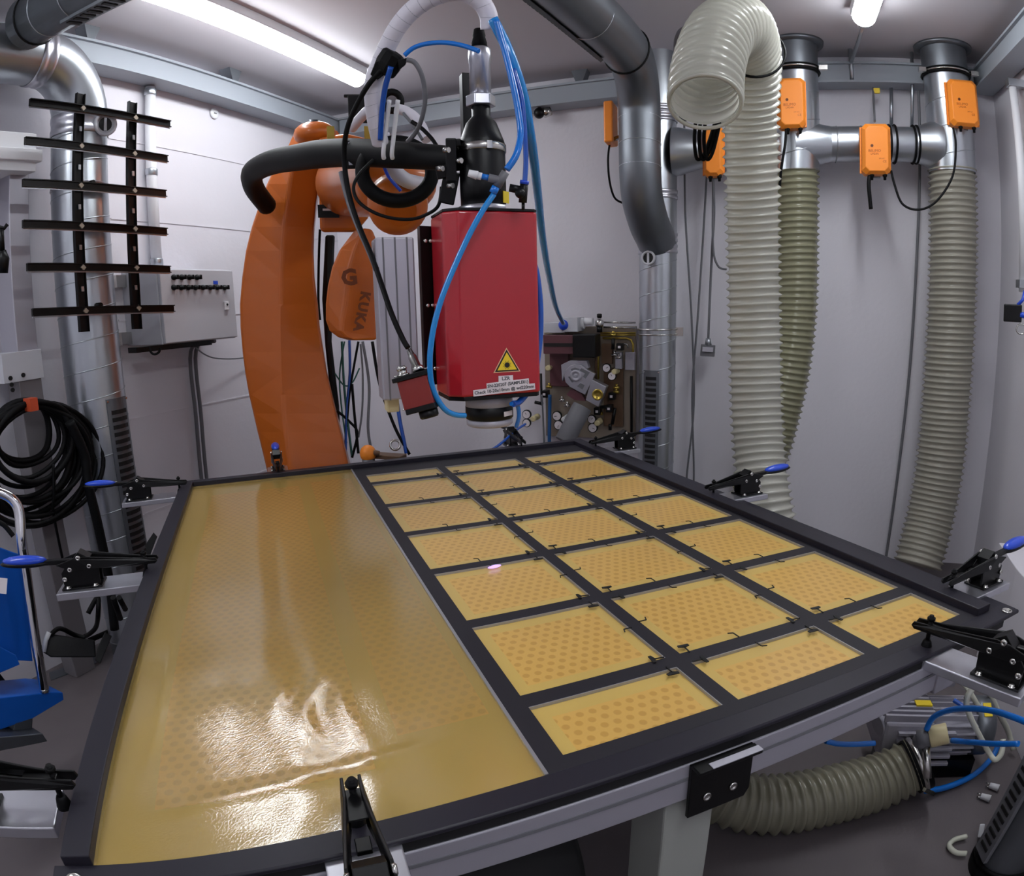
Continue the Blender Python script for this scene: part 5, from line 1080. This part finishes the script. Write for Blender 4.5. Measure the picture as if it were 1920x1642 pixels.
for k in range(22):
    a = 2*PI*k/22; mb = MB(); mb.box(bp(.07, math.cos(a)*.094, math.sin(a)*.094), (.16, .006 if abs(math.sin(a)) > .7 else .018, .018 if abs(math.sin(a)) > .7 else .006), BR); obj('motor_fin', mb, 'motor', bl)
mb = MB(); mb.lathe(bp(.15, 0, 0), bx, [(.090, 0), (.104, .004), (.104, .06), (.09, .075), (.04, .08)], 32); obj('fan_cowl', mb, 'galv_dark', bl)
mb = MB(); mb.cyl(bp(-.16, -.06, .05), bp(-.20, -.075, .045), .035, n=20); obj('port_tube', mb, 'motor', bl); mb = MB(); mb.cyl(bp(-.05, .05, .12), bp(.02, .05, .16), .028, n=18); mb.cyl(bp(.02, .05, .16), bp(.07, .05, .165), .034, n=18); obj('silencer', mb, 'motor', bl)
mb = MB(); mb.box(bp(-.045, -.03, .107), (.055, .03, .006), BR); obj('yellow_label', mb, 'yellow', bl); mb = MB(); mb.box(bp(.185, -.05, .094), (.03, .05, .004), BR @ Matrix.Rotation(.55, 3, 'X')); obj('cowl_label', mb, 'yellow', bl)
mb = MB(); mb.box(bp(.05, .0, -.125), (.26, .16, .07), BR); mb.span(bp(-.12, -.06, -.17)-V((.06, .06, 0)), V((bp(-.12, -.06, 0).x+.06, bp(-.12, -.06, 0).y+.06, .08))); obj('foot', mb, 'blackmetal', bl)
vv = thing('solenoid_cylinder', 'cream cylinder valve with blue tubes in front of the blower', 'valve', bp(-.04, -.13, .06))
c, r, u, n_, s = face(1757, 1378, 2.10); mb = MB(); mb.cyl(c-r*.022-u*.006, c+r*.030+u*.006, .030, n=20); obj('cream_body', mb, 'cream', vv, bev=.004)
mb = MB(); mb.cyl(c-r*.055-u*.012, c-r*.02-u*.006, .026, n=18); mb.ball(c-r*.045-u*.016, .024); obj('dark_head', mb, 'greycable', vv)
mb = MB(); mb.cyl(c-r*.03-u*.03, c-r*.02-u*.12, .012, n=10); obj('support', mb, 'steel', vv)
G_ = 'blue tubes by the blower'
cable('air_tube', pts((1737, 1368, 2.08), (1750, 1345, 2.06), (1778, 1332, 2.02), (1815, 1328, 1.96), (1860, 1332, 1.9), (1900, 1344, 1.84), (1935, 1358, 1.8)), .0085, 'blue', 'upper blue tube arching over the blower to the right edge', 'air tube', G_, 10)
cable('air_tube', pts((1785, 1388, 2.1), (1820, 1391, 2.05), (1860, 1394, 2.0), (1910, 1394, 1.95)), .008, 'blue', 'straight blue tube passing in front of the blower motor', 'air tube', G_, 10)
cable('air_tube', [at(1735, 1482, Z=.04), at(1765, 1478, Z=.02), at(1800, 1466, Z=.02), at(1832, 1448, Z=.02), at(1860, 1420, Z=.03), at(1872, 1395, Z=.06)], .011, 'blue', 'blue tube lying on the floor below the blower', 'air tube', G_, 10)
cable('air_tube', pts((1548, 1389, 1.9), (1570, 1394, 1.92), (1600, 1395, 1.95), (1640, 1393, 1.98)), .0075, 'blue', 'short blue tube under the table rail left of the blower', 'air tube', G_, 10)
cable('air_tube', pts((1788, 1312, 2.5), (1800, 1320, 2.5), (1815, 1330, 2.5)), .008, 'blue_m', 'short dark blue tube behind the blower under the clamp', 'air tube', G_, 8)
G_ = 'cream cables by the blower'
cable('power_cable', pts((1826, 1288, 2.0), (1814, 1305, 2.0), (1813, 1325, 2.02), (1822, 1350, 2.05), (1840, 1385, 2.1), (1855, 1412, 2.15), (1866, 1424, 2.15), (1878, 1412, 2.15), (1881, 1385, 2.15)), .0085, 'creamcable', 'cream cable hooked under the near right clamp and looping by the blower', group=G_, n=8)
cable('power_cable', pts((1808, 1282, 2.2), (1820, 1300, 2.2), (1835, 1325, 2.25)), .008, 'creamcable', 'short cream cable just behind the hooked one', group=G_)
cable('power_cable', [at(1853, 1293, Z=.30), at(1872, 1335, Z=.2), at(1890, 1370, Z=.1), at(1900, 1405, Z=.03)], .011, 'creamcable', 'cream cable slanting down the foot of the right wall', group=G_)
cable('power_cable', [at(1812, 1568, Z=.015), at(1790, 1574, Z=.015), at(1780, 1585, Z=.015), at(1792, 1598, Z=.015), at(1812, 1600, Z=.015)], .009, 'creamcable', 'cream cable loop on the floor beside the standing duct', group=G_)
mb = MB(); w0, w1 = at(1853, 1293, Z=.0), at(1908, 1410, Z=.0); mb.prism([w0, w1, w1+(w1-w0)*1.2, w1+(w1-w0)*1.2+V((.12, 0, 0)), w0+V((.22, .30, 0)), w0+V((.02, .30, 0))], (0, 0, .55)); tag(obj('wall_box', mb, 'wall', bev=.004), 'white box casing along the foot of the right wall beside the blower', 'casing')
# standing duct at the lower right
FDX, FDY, FDR = .905, 1.56, .108
fd = thing('spiral_duct', 'dark standing duct with slotted grille at the lower right corner', 'duct', (FDX, FDY, 0))
mb = MB(); mb.tube([(FDX, FDY, .02), (FDX+.03, FDY, .30), (FDX+.06, FDY, .62)], FDR, 32, cap=False); obj('pipe', mb, 'galv_dark', fd)
mb = MB(); mb.lathe((FDX, FDY, 0), (0, 0, 1), [(FDR+.012, 0), (FDR+.014, .02), (FDR+.014, .035), (FDR+.006, .037), (FDR+.006, .05), (FDR+.010, .052), (FDR+.010, .06), (FDR, .062)], 36, cap=False); obj('foot_ring', mb, 'rubber', fd)
ga = math.atan2(-FDY, -FDX)-.85; sN = V((math.cos(ga), math.sin(ga), 0)); sT = V((-sN.y, sN.x, 0)); dd = V((.09, 0, 1)).normalized()
g0, g1 = V((FDX, FDY, .10))+sN*(FDR+.001), V((FDX+.06, FDY, .62))+sN*(FDR+.001); mb = MB(); mb.bar(g0-dd*.02, g1, .082, .014, up=sN); gg = obj('slotted_grille', mb, 'greycable', fd)
for k in range(19):
    c = g0.lerp(g1, (k+.6)/19)+sN*.0075; mb = MB(); mb.box(c, (.012, .050, .004), basis(dd, sT, sN)); obj('slot', mb, 'dark', gg)
for i, (px, py) in enumerate(((1866, 1474), (1850, 1494))):
    t = thing('plug_connector', ('upper white plug leaning on the standing duct', 'lower white plug leaning on the standing duct')[i], 'plug', at(px, py, Z=.0), group='white plugs')
    D_ = (at(px, py, Z=.016)-CAM).length; c, r, u, n_, s = face(px, py, D_); mb = MB(); mb.cyl(c-r*.022+u*.004, c+r*.014-u*.006, .010, .013, n=14); obj('plug_body', mb, 'white', t)
    mb = MB(); mb.cyl(c-r*.036+u*.012, c-r*.020+u*.008, .003, n=8); mb.cyl(c-r*.036-u*.0, c-r*.020-u*.002, .003, n=8); obj('pin', mb, 'steel', t, kind='stuff')
mb = MB(); c, r, u, n_, s = face(1840, 1557, (at(1840, 1557, Z=.03)-CAM).length); mb.box(c, (.018, .045, .02), basis(r, u, n_)); tag(obj('white_clip', mb, 'white', bev=.004), 'small white clip at the foot of the standing duct', 'clip')
# right wall: vertical white tube and black sensor at the edge
mb = MB(); a = at(1913, 120, X=1.33); b = at(1918, 545, X=1.33); mb.cyl((1.33, b.y, 1.62), (1.33, b.y, 2.70), .022, n=16); t = thing('vertical_tube', 'white vertical tube on the right wall at the right edge', 'tube', (1.33, b.y, 1.62)); obj('tube', mb, 'white', t)
for z in (1.66, 2.68):
    mb = MB(); mb.span((1.30, b.y-.03, z-.02), (1.40, b.y+.03, z+.02)); obj('tube_clip', mb, 'galv', t)
mb = MB(); c = at(1905, 590, X=1.3); mb.span((c.x, c.y-.02, c.z-.015), (XR, c.y+.02, c.z+.015)); 
t = thing('sensor_box', 'black box with blue tube and ring at the right edge', 'sensor', at(1900, 590, X=1.3))
obj('wall_arm', mb, 'steel', t); mb = MB(); fbox(mb, 1899, 587, 3.42, 34, 32, .06, -3); obj('box', mb, 'black', t, bev=.005); mb = MB(); c, r, u, n_, s = face(1915, 617, 3.4); mb.ring(c, n_, .022, .004, 24, 6); obj('ring', mb, 'steel', t); mb = MB(); mb.tube(pts((1908, 572, 3.4), (1918, 562, 3.4), (1922, 545, 3.42)), .008, 8); mb.cyl(at(1913, 590, D=3.4), at(1926, 592, D=3.4), .014, n=10); obj('blue_connector', mb, 'blue_d', t)
# under the table: dark tank and pneumatic block, plus socket on the rail
mb = MB(); a = L(.55, 1.1, -.42); tk = thing('dark_tank', 'dark rounded tank under the front of the table', 'tank', T(.5, 1.2, -.5)); c = T(.30, 1.05, -.36); mb.cyl(c-V((.25, .225, 0)), c+V((.11, .10, 0)), .13, n=30); obj('tank_body', mb, 'dark', tk, bev=.02)
mb = MB(); mb.box(V((c.x, c.y, .23)), (.18, .18, .46)); obj('stand', mb, 'blackmetal', tk)
